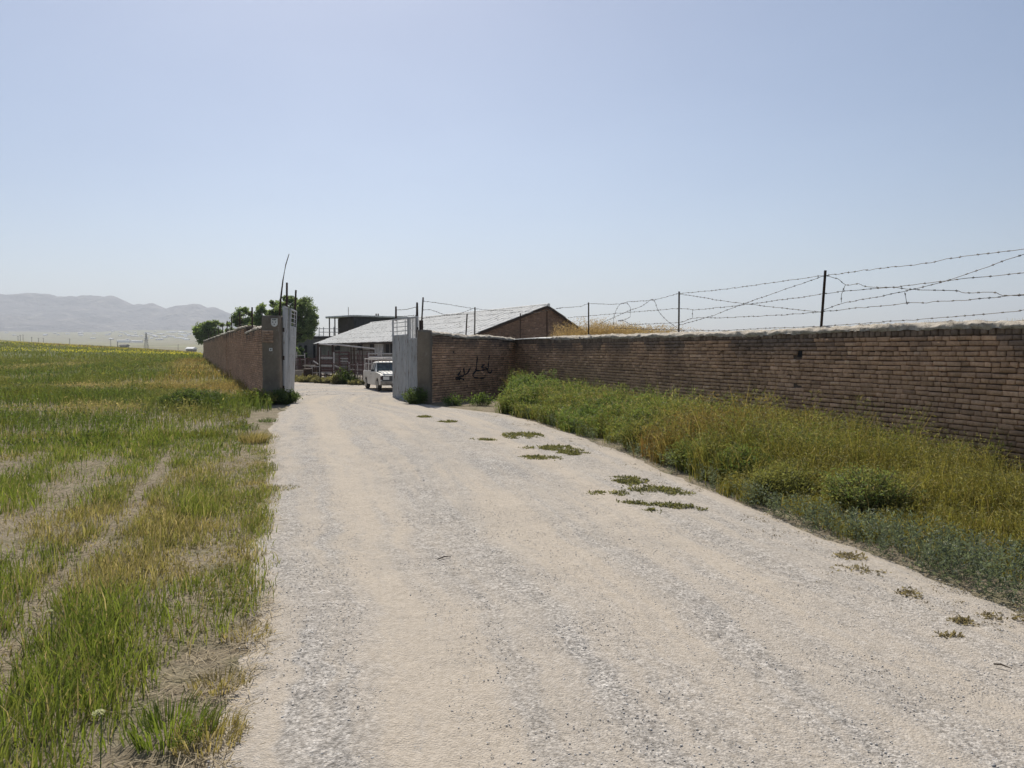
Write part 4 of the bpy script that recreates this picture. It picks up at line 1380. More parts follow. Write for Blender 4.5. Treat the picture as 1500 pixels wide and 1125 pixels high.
# ================================================================== FAR THINGS
def on_ground(px, d):
    x = (px - 750) / FPX * d
    return x, d, zs(x, d)
for i, (px, ptop, lab) in enumerate([(-14, 491, ''), (27.6, 492, 'utility pole at the far left edge of the plain'), (30.8, 490.5, ''), (35, 490, ''), (47.6, 493.5, 'lone utility pole left of the field ridge middle'), (57.4, 495, ''), (64.6, 495, ''), (103, 496, ''), (163, 497, ''), (261.5, 504.5, '')]):
    x, y, z = on_ground(px, 900)
    q = at(px, ptop, 900)
    t = thing('utility_pole', (x, y, z), 'thin grey utility pole standing on the hazy plain', 'utility pole', 'utility poles on the plain')
    MB().tube([(x, y, z - .5), (x, y, q.z)], [.32, .22], 6).build('pole', M['fardark'], t)
    MB().bar((x - 1.1, y, q.z - .6), (x + 1.1, y, q.z - .6), .2).build('cross_arm', M['fardark'], t)
for k, o in enumerate([o for o in COL.objects if o.get('category') == 'utility pole']):
    o['label'] = ['thin utility pole just outside the left photo edge', 'thin utility pole, first from the left on the hazy plain', 'utility pole, second from the left, in the close trio', 'tallest of the close trio of utility poles at the left', 'utility pole standing alone just right of the close trio', 'utility pole, left one of the pair above the field ridge', 'utility pole, right one of the pair above the field ridge', 'lone utility pole midway between the pair and the farmhouse', 'utility pole just left of the slim dark tower', 'short utility pole between the pylon and the round tree'][k]
x, y, z = on_ground(215, 900)
z -= 1
ph = at(215, 487, 900).z - z
py_ = thing('power_pylon', (x, y, z), 'steel lattice power pylon on the plain before the town', 'pylon')
mb = MB()
def pw(h): return 2.6 * (1 - h / ph) ** 1.15 + .28
lv = [0, .14, .27, .39, .5, .6, .69, .77, .84, .9, 1.0]
for a, b in zip(lv[:-1], lv[1:]):
    za, zb_ = a * ph, b * ph
    wa, wb = pw(za), pw(zb_)
    ca = [(-wa, -wa), (wa, -wa), (wa, wa), (-wa, wa)]; cb_ = [(-wb, -wb), (wb, -wb), (wb, wb), (-wb, wb)]
    for k in range(4):
        A_, B_ = ca[k], cb_[k]; A2, B2 = ca[(k + 1) % 4], cb_[(k + 1) % 4]
        mb.bar((x + A_[0], y + A_[1], z + za), (x + B_[0], y + B_[1], z + zb_), .2)
        mb.bar((x + A_[0], y + A_[1], z + za), (x + B2[0], y + B2[1], z + zb_), .12)
        mb.bar((x + A2[0], y + A2[1], z + za), (x + B_[0], y + B_[1], z + zb_), .12)
        mb.bar((x + B_[0], y + B_[1], z + zb_), (x + B2[0], y + B2[1], z + zb_), .12)
mb.build('lattice_mast', M['fardark'], py_)
for f, w_ in ((.66, 3.0), (.79, 2.5), (.92, 2.0)):
    am = MB()
    for sg_ in (-1, 1):
        am.bar((x, y, z + f * ph), (x + sg_ * w_, y, z + f * ph), .18)
        am.bar((x, y, z + f * ph + .9), (x + sg_ * w_, y, z + f * ph), .14)
    am.build('cross_arm', M['fardark'], py_)

def house(px0, px1, pyb, pyt, d, label, group, wall='farwhite', roof='farroof', cat='house', name='house', zg=None):
    x0, x1 = (px0 - 750) / FPX * d, (px1 - 750) / FPX * d
    zg = zs((x0 + x1) / 2, d) if zg is None else zg
    zt_ = max(at(px0, pyt, d).z, zg + 3)
    t = thing(name, ((x0 + x1) / 2, d, zg), label, cat, group)
    dp = max(8, (x1 - x0) * .35)
    MB().box(((x0 + x1) / 2, d + dp / 2, (zg - 2 + zt_) / 2), (x1 - x0, dp, zt_ - zg + 2)).build('wall', M[wall], t)
    MB().prism([(-.6, zt_ + .02), (dp + .6, zt_ + .02), (dp + .6, zt_ + .5), (dp / 2, zt_ + 1.6), (-.6, zt_ + .5)], lambda a, b: (x0 - .6, d + a, b), lambda a, b: (x1 + .6, d + a, b)).build('roof', M[roof], t)
    return t
house(172, 189.5, 500, 498.6, 2300, 'long white roofed factory hall, left half of the long row', None, cat='factory hall', name='factory_hall')
house(189, 207.5, 500, 499.2, 2330, 'long white roofed factory hall, right half of the long row', None, cat='factory hall', name='factory_hall')
house(176, 184, 510, 506.6, 760, 'small dark farmhouse on the plain left of the pylon', None, wall='fardark', roof='fardark', name='farmhouse')
x, y, z = on_ground(173, 760)
tw = MB().tube([(x, y, z - 1), (x, y, at(173, 500.5, 760).z)], [.6, .3], 6).box((x - 1.4, y, z + 2), (1.2, 1, 5))
tag(tw.build('water_tower', M['fardark']), 'slim dark tower beside the small farmhouse', 'tower')
house(273, 282, 513, 511.6, 560, 'low grey farm shed on the plain just left of the round tree', None, wall='fardark', roof='farroof', name='farm_shed', cat='shed')
hr = random.Random(12)
cl = [(18, 12, 478, 2), (105, 30, 490, 4), (150, 30, 490, 7), (185, 22, 491, 10), (230, 25, 493, 20), (262, 18, 497, 14), (255, 25, 494, 12), (75, 18, 487, 3), (118, 6, 487, 3)]
for cx, sp, cy, n_ in cl:
    for k in range(n_):
        px = cx + hr.gauss(0, sp * .55)
        if px > 292: continue
        d = {0: 3200}.get(0) + hr.uniform(-450, 700)
        wpx = hr.uniform(2.8, 7)
        t_z = zs((px - 750) / FPX * d, d)
        house(px, px + wpx, 0, 600, d, 'tiny whitish house of the hazy town at the mountain foot', 'houses of the distant town', wall='farwhite' if hr.random() < .6 else 'fardark', zg=t_z)

# ================================================================== VEGETATION
def lerp3(a, b, f): return np.asarray(a)[None] * (1 - f[:, None]) + np.asarray(b)[None] * f[:, None]

def blades(name, P, H, W, colr, lean, seed=0, mat='leaf', parent=None, wind=(.15, 0)):
    r = NR(seed)
    n = len(P)
    az = r.rand(n) * 2 * np.pi
    bz = r.rand(n) * 2 * np.pi
    t = np.stack([np.cos(az), np.sin(az), 0 * az], 1)
    b = np.stack([np.cos(bz) + wind[0], np.sin(bz) + wind[1], 0 * bz], 1)
    ln = lean * (.3 + r.rand(n))
    V = np.zeros((n, 5, 3))
    up = np.array([0, 0, 1.])
    hw = (W / 2)[:, None] * t
    V[:, 0] = P - hw; V[:, 1] = P + hw
    mid = P + up * (H * .58)[:, None] + b * (ln * H * .28)[:, None]
    V[:, 2] = mid + hw * .8; V[:, 3] = mid - hw * .8
    V[:, 4] = P + up * (H * (1 - .25 * ln))[:, None] + b * (ln * H * .8)[:, None]
    i = np.arange(n)[:, None] * 5
    Q = i + np.array([[0, 1, 2, 3]]); T = i + np.array([[3, 2, 4]])
    C = np.repeat(colr[:, None, :], 5, 1)
    me = np_mesh(name, V.reshape(-1, 3), [Q, T], col=C.reshape(-1, 3))
    return link(name, me, M[mat], parent)

def leaves_arr(P, L, W, colr, r, updir=.3):
    n = len(P)
    a = r.normal(size=(n, 3)); a[:, 2] = a[:, 2] * .7 + updir
    a /= np.linalg.norm(a, axis=1)[:, None]
    c = r.normal(size=(n, 3))
    b = np.cross(a, c); b /= np.linalg.norm(b, axis=1)[:, None]
    V = np.zeros((n, 4, 3))
    V[:, 0] = P
    V[:, 1] = P + a * (L * .5)[:, None] + b * (W / 2)[:, None]
    V[:, 2] = P + a * L[:, None]
    V[:, 3] = P + a * (L * .5)[:, None] - b * (W / 2)[:, None]
    return V, np.repeat(colr[:, None, :], 4, 1)

def leaves(name, P, L, W, colr, seed=0, mat='leaf', parent=None, updir=.3):
    V, C = leaves_arr(P, L, W, colr, NR(seed), updir)
    n = len(P)
    Q = np.arange(n)[:, None] * 4 + np.array([[0, 1, 2, 3]])
    return link(name, np_mesh(name, V.reshape(-1, 3), [Q], col=C.reshape(-1, 3)), M[mat], parent)

def scatter(x0, x1, y0, y1, n, seed, dens=None):
    r = NR(seed)
    X = r.uniform(x0, x1, n); Y = r.uniform(y0, y1, n)
    if dens is not None:
        k = r.rand(n) < dens(X, Y)
        X, Y = X[k], Y[k]
    return X, Y

GREEN = (.105, .155, .036); FRESH = (.205, .265, .05); OLIVE = (.21, .19, .06); STRAW = (.44, .365, .23); RUST = (.24, .14, .06); DEEP = (.075, .11, .05); BLUEG = (.15, .185, .135); YEL = (.18, .185, .055)

def stripd(X, Y):
    """lateral coordinate across the old plough strips near the camera"""
    return X * .947 + Y * .32
def left_edge(X, Y):
    return le(Y) - X       # metres left of the road's edge
def left_ok(X, Y):
    e = left_edge(X, Y)
    wallside = np.where(Y > 21.5, X < lwx(Y) - .08 - 0 * X, True)
    return (e > -.22) & wallside

# --- near meadow: grassy strips
def bare(X, Y):
    v = stripd(X, Y) + .16 * (fbm(X, Y, .8, 41) - .5) * 2
    fade = sm((13.5 - Y) / 3)
    B = np.exp(-((v + 1.19) / .13) ** 2) + np.exp(-((v + 2.05) / .36) ** 2) + .8 * np.exp(-((v + 3.1) / .25) ** 2)
    return np.clip(B, 0, 1) * fade
def near_density(X, Y):
    e = left_edge(X, Y)
    m = .55 * (1 - sm((Y - 3.0) / 2.2)) - .18
    edge = sm((e - m + .35 * (fbm(X, Y, .6, 44) - .35)) / .22)
    clump = .35 + .65 * sm((fbm(X, Y, .35, 42) - .32) / .25)
    sparse = 1 - .55 * sm((Y - 8) / 4) * (1 - sm((Y - 12.5) / 3)) * sm((fbm(X, Y, 2.0, 46) - .4) / .2)
    return edge * clump * (1 - .86 * bare(X, Y)) * left_ok(X, Y) * sparse
X, Y = scatter(-14, .2, .9, 14, 640000, 1, lambda X, Y: near_density(X, Y) * np.clip(1.25 - Y / 16, .3, 1) * (X > -1.2 - Y * .78))
r = NR(9)
n = len(X)
f1 = fbm(X, Y, .9, 51)
dry = np.maximum(sm((fbm(X, Y, 1.7, 53) - .54) / .12), .9 * np.exp(-(((X + 4.1) / .45) ** 2 + ((Y - 9.4) / 1.3) ** 2)))
e = left_edge(X, Y)
v = stripd(X, Y)
green = lerp3(GREEN, FRESH, np.clip(f1 + r.normal(0, .25, n), 0, 1))
c = lerp3(OLIVE, STRAW, np.clip(r.rand(n) * 1.1 - .1, 0, 1))
k = np.clip(dry * .75 + .5 * sm((.9 - e) / .7) * sm((Y - 4) / 3) * fbm(X, Y, .5, 55) + .45 * sm((2.3 - Y) / 1.2) + r.normal(0, .18, n) + .1, 0, 1)
colr = green * (1 - k[:, None]) + c * k[:, None]
st = r.rand(n) < .09
colr[st] = np.array(STRAW) * r.uniform(.6, 1.1, st.sum())[:, None]
colr *= r.uniform(.7, 1.25, n)[:, None]
H = (.16 + .15 * sm((f1 - .3) / .4)) * np.where(r.rand(n) < .45, r.uniform(.2, .6, n), r.uniform(.5, 1.25, n)) * (.45 + .55 * sm((e - .25) / .6)) * (1 - .45 * dry)
H *= (1 - .5 * bare(X, Y))
H *= (1 - .35 * sm((Y - 7.5) / 4) * (1 - sm((Y - 12) / 2)))
W = r.uniform(.0028, .0066, n) * (1 + Y / 12)
P = np.stack([X, Y, zf(X, Y) - .012], 1)
tag(blades('meadow_grass', P, H, W, colr, .55, 3), 'tall green grass in strips left of the track, nearest the viewer', 'grass', kind='stuff')

# dark seed heads on grass in front
k = (r.rand(n) < .03) & (Y < 8)
Pk = P[k].copy(); Pk[:, 2] += H[k] * 1.02
m_ = len(Pk)
hp = np.repeat(Pk, 3, 0) + r.normal(0, .006, (m_ * 3, 3)) + np.tile(np.array([[0, 0, 0], [0, 0, .02], [0, 0, .04]]), (m_, 1))
tag(leaves('seed_heads', hp, np.full(m_ * 3, .03), np.full(m_ * 3, .008), np.tile(np.array([[.2, .17, .08]]), (m_ * 3, 1)) * r.uniform(.6, 1.3, m_ * 3)[:, None], 4, updir=1.5), 'thin brownish seed heads above the near grass', 'seed heads', kind='stuff')

# --- straw litter on the bare strips and margins
X, Y = scatter(-12, .3, 1.2, 14, 170000, 11, lambda X, Y: left_ok(X, Y) * np.clip(.35 + bare(X, Y) * .5 + .35 * sm((.9 - left_edge(X, Y)) / .5), 0, 1) * sm((fbm(X, Y, .4, 12) - .35) / .2) * (X > -1.2 - Y * .78))
n = len(X)
r = NR(12)
az = r.rand(n) * 2 * np.pi
L = r.uniform(.03, .13, n); d = np.stack([np.cos(az), np.sin(az), r.uniform(-.05, .12, n)], 1)
nn = np.stack([-np.sin(az), np.cos(az), 0 * az], 1)
Pz = np.stack([X, Y, zf(X, Y) + .006 + r.rand(n) * .015], 1)
V = np.zeros((n, 4, 3)); hw = nn * r.uniform(.0012, .0026, n)[:, None]
V[:, 0] = Pz - hw; V[:, 1] = Pz + hw; V[:, 2] = Pz + d * L[:, None] + hw; V[:, 3] = Pz + d * L[:, None] - hw
C = np.repeat((np.array([[.46, .39, .27]]) * r.uniform(.5, 1.2, n)[:, None])[:, None], 4, 1)
o = link('straw_litter', np_mesh('straw_litter', V.reshape(-1, 3), [np.arange(n)[:, None] * 4 + np.array([[0, 1, 2, 3]])], col=C.reshape(-1, 3)), M['leaf'])
tag(o, 'broken dry straw lying on bare earth between the grass strips', 'straw', kind='stuff')

# --- tufts on the road margin (left)
def tuft(x, y, rad, h, nbl, colA, colB, name, label, cat, seed, lean=.9, wid=.005, group=None):
    r = NR(seed)
    rr_ = rad * np.sqrt(r.rand(nbl)) * .7; a = r.rand(nbl) * 2 * np.pi
    X = x + rr_ * np.cos(a); Y = y + rr_ * np.sin(a)
    P = np.stack([X, Y, zf(X, Y) + .004], 1)
    c = lerp3(colA, colB, r.rand(nbl)) * r.uniform(.7, 1.25, nbl)[:, None]
    o = blades(name, P, h * r.uniform(.4, 1.2, nbl) * (1 - .5 * rr_ / rad), r.uniform(.6, 1.4, nbl) * wid, c, lean, seed)
    return tag(o, label, cat, group)
tl = [(305, 1085, .22, .12, 320, OLIVE, 'olive grass tuft at the lower left road edge, nearest the viewer'), (322, 1005, .2, .07, 220, OLIVE, 'small straggly tuft on the left road margin above the nearest one'), (360, 930, .22, .06, 240, OLIVE, 'low tuft on the left road margin where the bare soil narrows'), (410, 718, .30, .06, 500, DEEP, 'flat dark tuft sticking out on to the left side of the road'), (372, 648, .35, .30, 700, OLIVE, 'brownish tuft before the left gate pillar'), (250, 1075, .26, .16, 420, FRESH, 'bright broad leaved green clump at the lower left')]
tl += [(345, 628, .4, .16, 400, OLIVE, 'sparse brownish tuft on the stony margin left of the gate'), (300, 640, .5, .2, 600, OLIVE, 'wider dry tuft where the stony margin meets the field'), (392, 618, .3, .12, 260, DEEP, 'small dark tuft on the margin just before the gate opening')]
for i, (px, py, rad, h, nb, cA, lab) in enumerate(tl):
    p = gpz(px, py)
    tuft(p.x, p.y, rad, h, nb, cA, STRAW if i < 5 else GREEN, 'grass_tuft', lab, 'grass tuft', 100 + i, group='grass tufts by the track')

# --- mid field 12-40 m and further, taller dark herbs
def field(name, label, x_lo, y0, y1, N_, seed, wmul, hbase, cat='field herbs'):
    def dens(X, Y):
        return left_ok(X, Y) * (X > x_lo - Y * .80) * (left_edge(X, np.minimum(Y, 24)) > .1 + .7 * vnoise(X, Y, .8, 60)) * (.35 + .65 * sm((fbm(X, Y, 1.3, 61) - .25) / .3)) * sm((Y - 10.5) / 4 + .15 * 0)
    X, Y = scatter(x_lo - y1 * .80, -3.2, y0, y1, N_, seed, dens)
    r = NR(seed + 1)
    n = len(X)
    f = fbm(X, Y, 3.0, 63)
    # straw patches (plain spots where the herbs dried) and the rusty strip at the wall foot
    s1 = np.exp(-(((X + 14.5) / 3.2) ** 2 + ((Y - 30.5) / 3.5) ** 2)) + .8 * np.exp(-(((X + 24) / 3.0) ** 2 + ((Y - 62) / 7) ** 2)) + np.exp(-(((X + 9.5) / 1.3) ** 2 + ((Y - 24.5) / 3) ** 2)) * .6
    s1 = s1 * sm((fbm(X, Y, 1.1, 65) - .25) / .2) + .7 * sm((fbm(X, Y, 5, 68) - .60) / .07)
    wd = np.where(Y > 22, lwx(Y) - X, 99)
    s2 = sm((4.2 - wd) / 2.0) * sm((Y - 24) / 4) * sm((fbm(X, Y, 2, 66) - .3) / .2)
    dk = lerp3(DEEP, GREEN, np.clip(f * 1.2 + r.normal(0, .25, n), 0, 1))
    lt_ = lerp3(OLIVE, YEL, r.rand(n))
    k = np.clip(sm((fbm(X, Y, 2.2, 67) - .5) / .2) * .6 + r.normal(0, .2, n) + .1 + .35 * sm((Y - 60) / 50), 0, 1)
    col_ = dk * (1 - k[:, None]) + lt_ * k[:, None]
    s1 = np.clip(s1 + r.normal(0, .12, n), 0, 1) * (s1 > .05)
    s2 = np.clip(s2 + r.normal(0, .2, n), 0, 1) * (s2 > .05)
    col_ = col_ * (1 - s2[:, None] * .8) + np.array([[.27, .19, .09]]) * s2[:, None] * .8
    col_ = col_ * (1 - s1[:, None]) + np.array([[.38, .31, .17]]) * s1[:, None]
    col_ *= r.uniform(.65, 1.3, n)[:, None]
    H = hbase * (.5 + .8 * sm((f - .3) / .4)) * r.uniform(.55, 1.2, n) * (1 - .6 * np.clip(s1, 0, 1)) * (.55 + .45 * sm((Y - 12) / 6))
    P = np.stack([X, Y, zf(X, Y) - .02], 1)
    o = blades(name, P, H, r.uniform(.006, .014, n) * wmul, col_, .5, seed + 2)
    tag(o, label, cat, kind='stuff')
    # leafy tops
    k = r.rand(n) < .5
    Pl = P[k] + np.stack([r.normal(0, .03, k.sum()), r.normal(0, .03, k.sum()), H[k] * r.uniform(.35, 1.0, k.sum())], 1)
    o2 = leaves(name, Pl, r.uniform(.04, .10, k.sum()) * wmul ** .7, r.uniform(.012, .03, k.sum()) * wmul ** .7, col_[k] * 1.1, seed + 5, updir=.5)
    tag(o2, label.replace('stems', 'leaves'), cat, kind='stuff')
field('field_herbs', 'dark green herb stems filling the field in the middle distance', -1, 10.5, 34, 120000, 71, 1.2, .36)
field('field_herbs', 'green herb stems of the far part of the field', -1, 34, 90, 110000, 81, 2.8, .42)
X, Y = scatter(-150, -20, 88, 330, 90000, 91, lambda X, Y: ((X < lwx(Y) - .3) | (Y > 112)) * (X > -Y * .85) * (X < -.36 * Y) * (.3 + .7 * sm((fbm(X, Y, 6, 92) - .3) / .3)))
r = NR(92); n = len(X)
bandn = fbm(X * .25, Y, 16, 93)
c = lerp3(GREEN, YEL, np.clip(bandn + r.normal(0, .2, n), 0, 1))
dr_ = sm((Y - 200) / 40) * sm((fbm(X * .2, Y, 30, 96) - .4) / .15)
c = c * (1 - dr_[:, None] * .8) + np.array([[.24, .17, .10]]) * dr_[:, None] * .8
P = np.stack([X, Y, zf(X, Y) - .05], 1)
tag(blades('field_herbs', P, r.uniform(.25, .6, n), r.uniform(.06, .16, n), c * r.uniform(.7, 1.2, n)[:, None], .5, 94), 'pale green and brown crop bands at the far edge of the field', 'field herbs', kind='stuff')
def yd(X, Y):
    b1 = np.exp(-((Y - 150 - .12 * (X + 60)) / 9) ** 2)
    b2 = .35 * np.exp(-((Y - 195 + .3 * (X + 80)) / 18) ** 2)
    return (b1 + b2) * ((X < lwx(Y) - .3) | (Y > 112)) * (X > -Y * .85) * (X < -.37 * Y) * sm((fbm(X * .4, Y, 6, 98) - .33) / .15)
X, Y = scatter(-230, -30, 120, 280, 70000, 97, yd)
r = NR(98); n = len(X)
P = np.stack([X, Y, zf(X, Y) + r.uniform(.3, .62, n)], 1)
c = lerp3((.50, .46, .06), (.42, .33, .06), r.rand(n) * sm((X + 90) / 60))
tag(leaves('yellow_flowers', P, r.uniform(.15, .3, n), r.uniform(.12, .22, n), c, 99, updir=.2), 'band of yellow flowers crossing the far end of the field', 'flowers', kind='stuff')
# few pale flower heads near
for i, (px, py, rad) in enumerate([(75, 949, .016), (147, 1122, .022), (119, 681, .012), (35, 522, .10)]):
    p = gpz(px, py + 14)
    t = thing('umbel_flower', tuple(p), ['pale flower head standing in the near grass at the left', 'pale flower head cut by the lower photo edge', 'tiny pale flower head where the strips begin', 'pale flower head far out in the field at the left edge'][i], 'flower')
    hgt = .24 if i < 3 else .5
    MB().tube([tuple(p), (p.x + .01, p.y, p.z + hgt)], .0025, 5).build('stem', M['stem'], t)
    rr_ = NR(i); m_ = 160
    a = rr_.rand(m_) * 2 * np.pi; q = rad * np.sqrt(rr_.rand(m_))
    Pf = np.stack([p.x + q * np.cos(a), p.y + q * np.sin(a), p.z + hgt + .012 - q ** 2 / rad * .5], 1)
    leaves('flower_head', Pf, np.full(m_, rad * .22), np.full(m_, rad * .2), np.tile([[.62, .64, .5]], (m_, 1)), i, parent=t)

# --- right verge ---------------------------------------------------
def verge_v(X, Y):
    """0 at the road edge, 1 at the wall"""
    e = re_(Y); w_ = rwx(Y) - .05
    return (X - e) / np.maximum(w_ - e, .3)
def vmask(X, Y, lo=.0, hi=1.0):
    v = verge_v(X, Y) + .12 * (fbm(X, Y, .7, 101) - .5)
    # keep the shaded bare corner open behind the pillar wall
    corner = (Y > 18.6) & (X < -.15 + .3 * vnoise(X, Y, .6, 109))
    return (v > lo) & (v < hi) & (X < rwx(Y) - .06) & ~corner
herbw = lambda Y: (.02 + .72 * sm((7.4 - Y) / 2.8))
Xc, Yc = scatter(-1.0, 9.5, 1.5, 24.5, 60000, 111, lambda X, Y: vmask(X, Y, .03) * np.where(Y < 9.8, (X - re_(Y) > herbw(Y) - .35 * vnoise(X, Y, .5, 110)) * 1., 1.))
r = NR(112)
keep = r.rand(len(Xc)) < .28
Xc, Yc = Xc[keep], Yc[keep]
n = len(Xc)
# zones along the wall
lush = np.exp(-((Yc - 20.3) / 2.6) ** 2) + .75 * np.exp(-((Yc - 14.8) / 2.2) ** 2) + .6 * np.exp(-((Yc - 10.2) / .9) ** 2)
vv = verge_v(Xc, Yc)
hgt = (.30 + .50 * fbm(Xc, Yc, .75, 113)) * (.5 + .5 * sm((vv + .05) / .35)) * (.42 + .58 * sm((Yc - 6.2) / 4)) + .10 * np.exp(-((Yc - 20.3) / 2.2) ** 2) + .20 * np.exp(-((Yc - 10.6) / 1.9) ** 2)
hgt = hgt * np.where(r.rand(n) < .12, 1.35, 1.0) * (.6 + .4 * sm((fbm(Xc, Yc, .45, 141) - .33) / .12))
hgt = hgt * (1 - .35 * sm((vv - .75) / .25))
rust = sm((fbm(Xc, Yc, 1.4, 115) - .42) / .12) * np.exp(-((Yc - 11.9) / 1.5) ** 2)
P = np.stack([Xc, Yc, zf(Xc, Yc) - .01], 1)
# stems/blades: about 26 per clump
kb = 24
PB = np.repeat(P, kb, 0); nb = len(PB)
off = r.normal(0, .055, (nb, 2)); PB[:, 0] += off[:, 0]; PB[:, 1] += off[:, 1]
lk = np.clip(np.repeat(lush, kb) + r.normal(0, .25, nb), 0, 1)
near_yel = sm((10.0 - PB[:, 1]) / 2.5)
cB = lerp3(OLIVE, GREEN, lk)
cB = cB * (1 - .5 * near_yel[:, None]) + np.array([[.19, .18, .045]]) * .5 * near_yel[:, None]
rk_ = np.clip(np.repeat(rust, kb) + r.normal(0, .15, nb), 0, .9) * (np.repeat(rust, kb) > .1)
cB = cB * (1 - rk_[:, None]) + np.array([[.22, .13, .055]]) * rk_[:, None]
sw = r.rand(nb) < .10
cB[sw] = np.array([.34, .28, .13])
cB *= r.uniform(.65, 1.3, nb)[:, None]
hB = np.repeat(hgt, kb) * r.uniform(.45, 1.0, nb) * np.where(r.rand(nb) < .12, 1.4, 1.0)
tag(blades('verge_weeds', PB, hB, r.uniform(.004, .009, nb) * (1 + PB[:, 1] / 22), cB, .45, 117, wind=(-.3, -.1)), 'tall olive and green weeds growing along the foot of the right wall', 'weeds', kind='stuff')
kl = 66
sel = r.rand(n) < .95
PL = np.repeat(P[sel], kl, 0); nl = len(PL)
hL = np.repeat(hgt[sel], kl)
PL[:, 2] += hL * np.sqrt(r.rand(nl)) * 1.0
off = r.normal(0, .07, (nl, 2)); PL[:, 0] += off[:, 0]; PL[:, 1] += off[:, 1]
lk = np.clip(np.repeat(lush[sel], kl) + r.normal(0, .22, nl), 0, 1)
cL = lerp3((.20, .185, .06), (.135, .215, .065), lk)
fy = fbm(PL[:, 0], PL[:, 1], .6, 140)
cL = cL * (.75 + .5 * fy[:, None])
top_ = (PL[:, 2] - np.repeat(P[sel][:, 2], kl)) / hL
bl = (r.rand(nl) < .22) & (top_ > .75)
cL[bl] = np.array([.30, .29, .14])
rk_ = np.clip(np.repeat(rust[sel], kl) * .8 + r.normal(0, .15, nl), 0, .9) * (np.repeat(rust[sel], kl) > .1)
cL = cL * (1 - rk_[:, None]) + np.array([[.22, .14, .06]]) * rk_[:, None]
cL *= r.uniform(.7, 1.3, nl)[:, None]
PL[:, 0] = np.minimum(PL[:, 0], rwx(PL[:, 1]) - .04)
sz = (.010 + .018 * r.rand(nl)) * (1 + PL[:, 1] / 18) * (.62 + .38 * sm((PL[:, 1] - 8) / 4))
tag(leaves('verge_weeds', PL, sz * 1.9, sz * .34, cL, 118, updir=.6), 'feathery leaves and pale tips of the weeds at the right wall foot', 'weeds', kind='stuff')

# taller flowering stems standing out of the weeds
Xs, Ys = scatter(-.5, 9.5, 1.5, 23, 14000, 151, lambda X, Y: vmask(X, Y, .12, .92) * sm((fbm(X, Y, .9, 152) - .42) / .15) * .8)
r = NR(153); n = len(Xs)
P = np.stack([Xs, Ys, zf(Xs, Ys)], 1)
H = (.42 + .36 * r.rand(n)) * (.42 + .58 * sm((Ys - 6.2) / 4))
cS = lerp3((.24, .22, .09), (.33, .27, .14), r.rand(n)) * r.uniform(.7, 1.2, n)[:, None]
tag(blades('flowering_stems', P, H, np.full(n, .0035) * (1 + Ys / 14), cS, .35, 154, wind=(-.25, 0)), 'thin tall stems sticking out above the weeds of the right verge', 'weeds', kind='stuff')
kp = 9
Pp = np.repeat(P, kp, 0); m_ = len(Pp)
Pp[:, 2] += np.repeat(H, kp) * r.uniform(.72, .98, m_)
Pp[:, :2] += r.normal(0, .02, (m_, 2))
tag(leaves('flowering_stems', Pp, r.uniform(.012, .03, m_) * (1 + Pp[:, 1] / 20), r.uniform(.004, .008, m_) * (1 + Pp[:, 1] / 20), np.repeat(cS, kp, 0) * 1.15, 155, updir=1.0), 'small pale seed heads above the weeds of the right verge', 'weeds', kind='stuff')

# blue-green herbs with whitish tops along the front edge
def herb_d(X, Y):
    v = verge_v(X, Y) * np.maximum(rwx(Y) - re_(Y), .3)
    lim = .85 * sm((7.6 - Y) / 2.8) + .10
    return (v > -.04) & (v < lim + .25 * (fbm(X, Y, .5, 121) - .5)) & (X < rwx(Y))
X, Y = scatter(-.5, 5.5, 1.5, 21, 36000, 120, lambda X, Y: herb_d(X, Y) * np.where(Y < 8, 1., .25))
r = NR(121); n = len(X)
P = np.stack([X, Y, zf(X, Y)], 1)
hh = (.16 + .12 * fbm(X, Y, .5, 122)) * r.uniform(.7, 1.2, n)
kl = 22
PL = np.repeat(P, kl, 0); nl = len(PL); q = r.rand(nl)
PL[:, 2] += np.repeat(hh, kl) * q
PL[:, :2] += r.normal(0, .016, (nl, 2))
c = np.tile([BLUEG], (nl, 1)) * r.uniform(.55, 1.25, nl)[:, None]
tag(leaves('grey_green_herbs', PL, r.uniform(.025, .05, nl), r.uniform(.006, .012, nl), c, 123, updir=.8), 'low blue green herbs with whitish tops along the right edge of the track', 'herbs', kind='stuff')
k = (r.rand(n) < .10) & (Y < 8)
Pt = np.repeat(P[k] + np.stack([0 * hh[k], 0 * hh[k], hh[k]], 1), 7, 0); m_ = len(Pt)
Pt += r.normal(0, .009, (m_, 3)) * np.array([1, 1, .3])
tag(leaves('white_flower_tops', Pt, np.full(m_, .010), np.full(m_, .007), np.tile([[.46, .48, .42]], (m_, 1)), 124), 'small whitish flower tops on the low blue green herbs', 'flowers', kind='stuff')

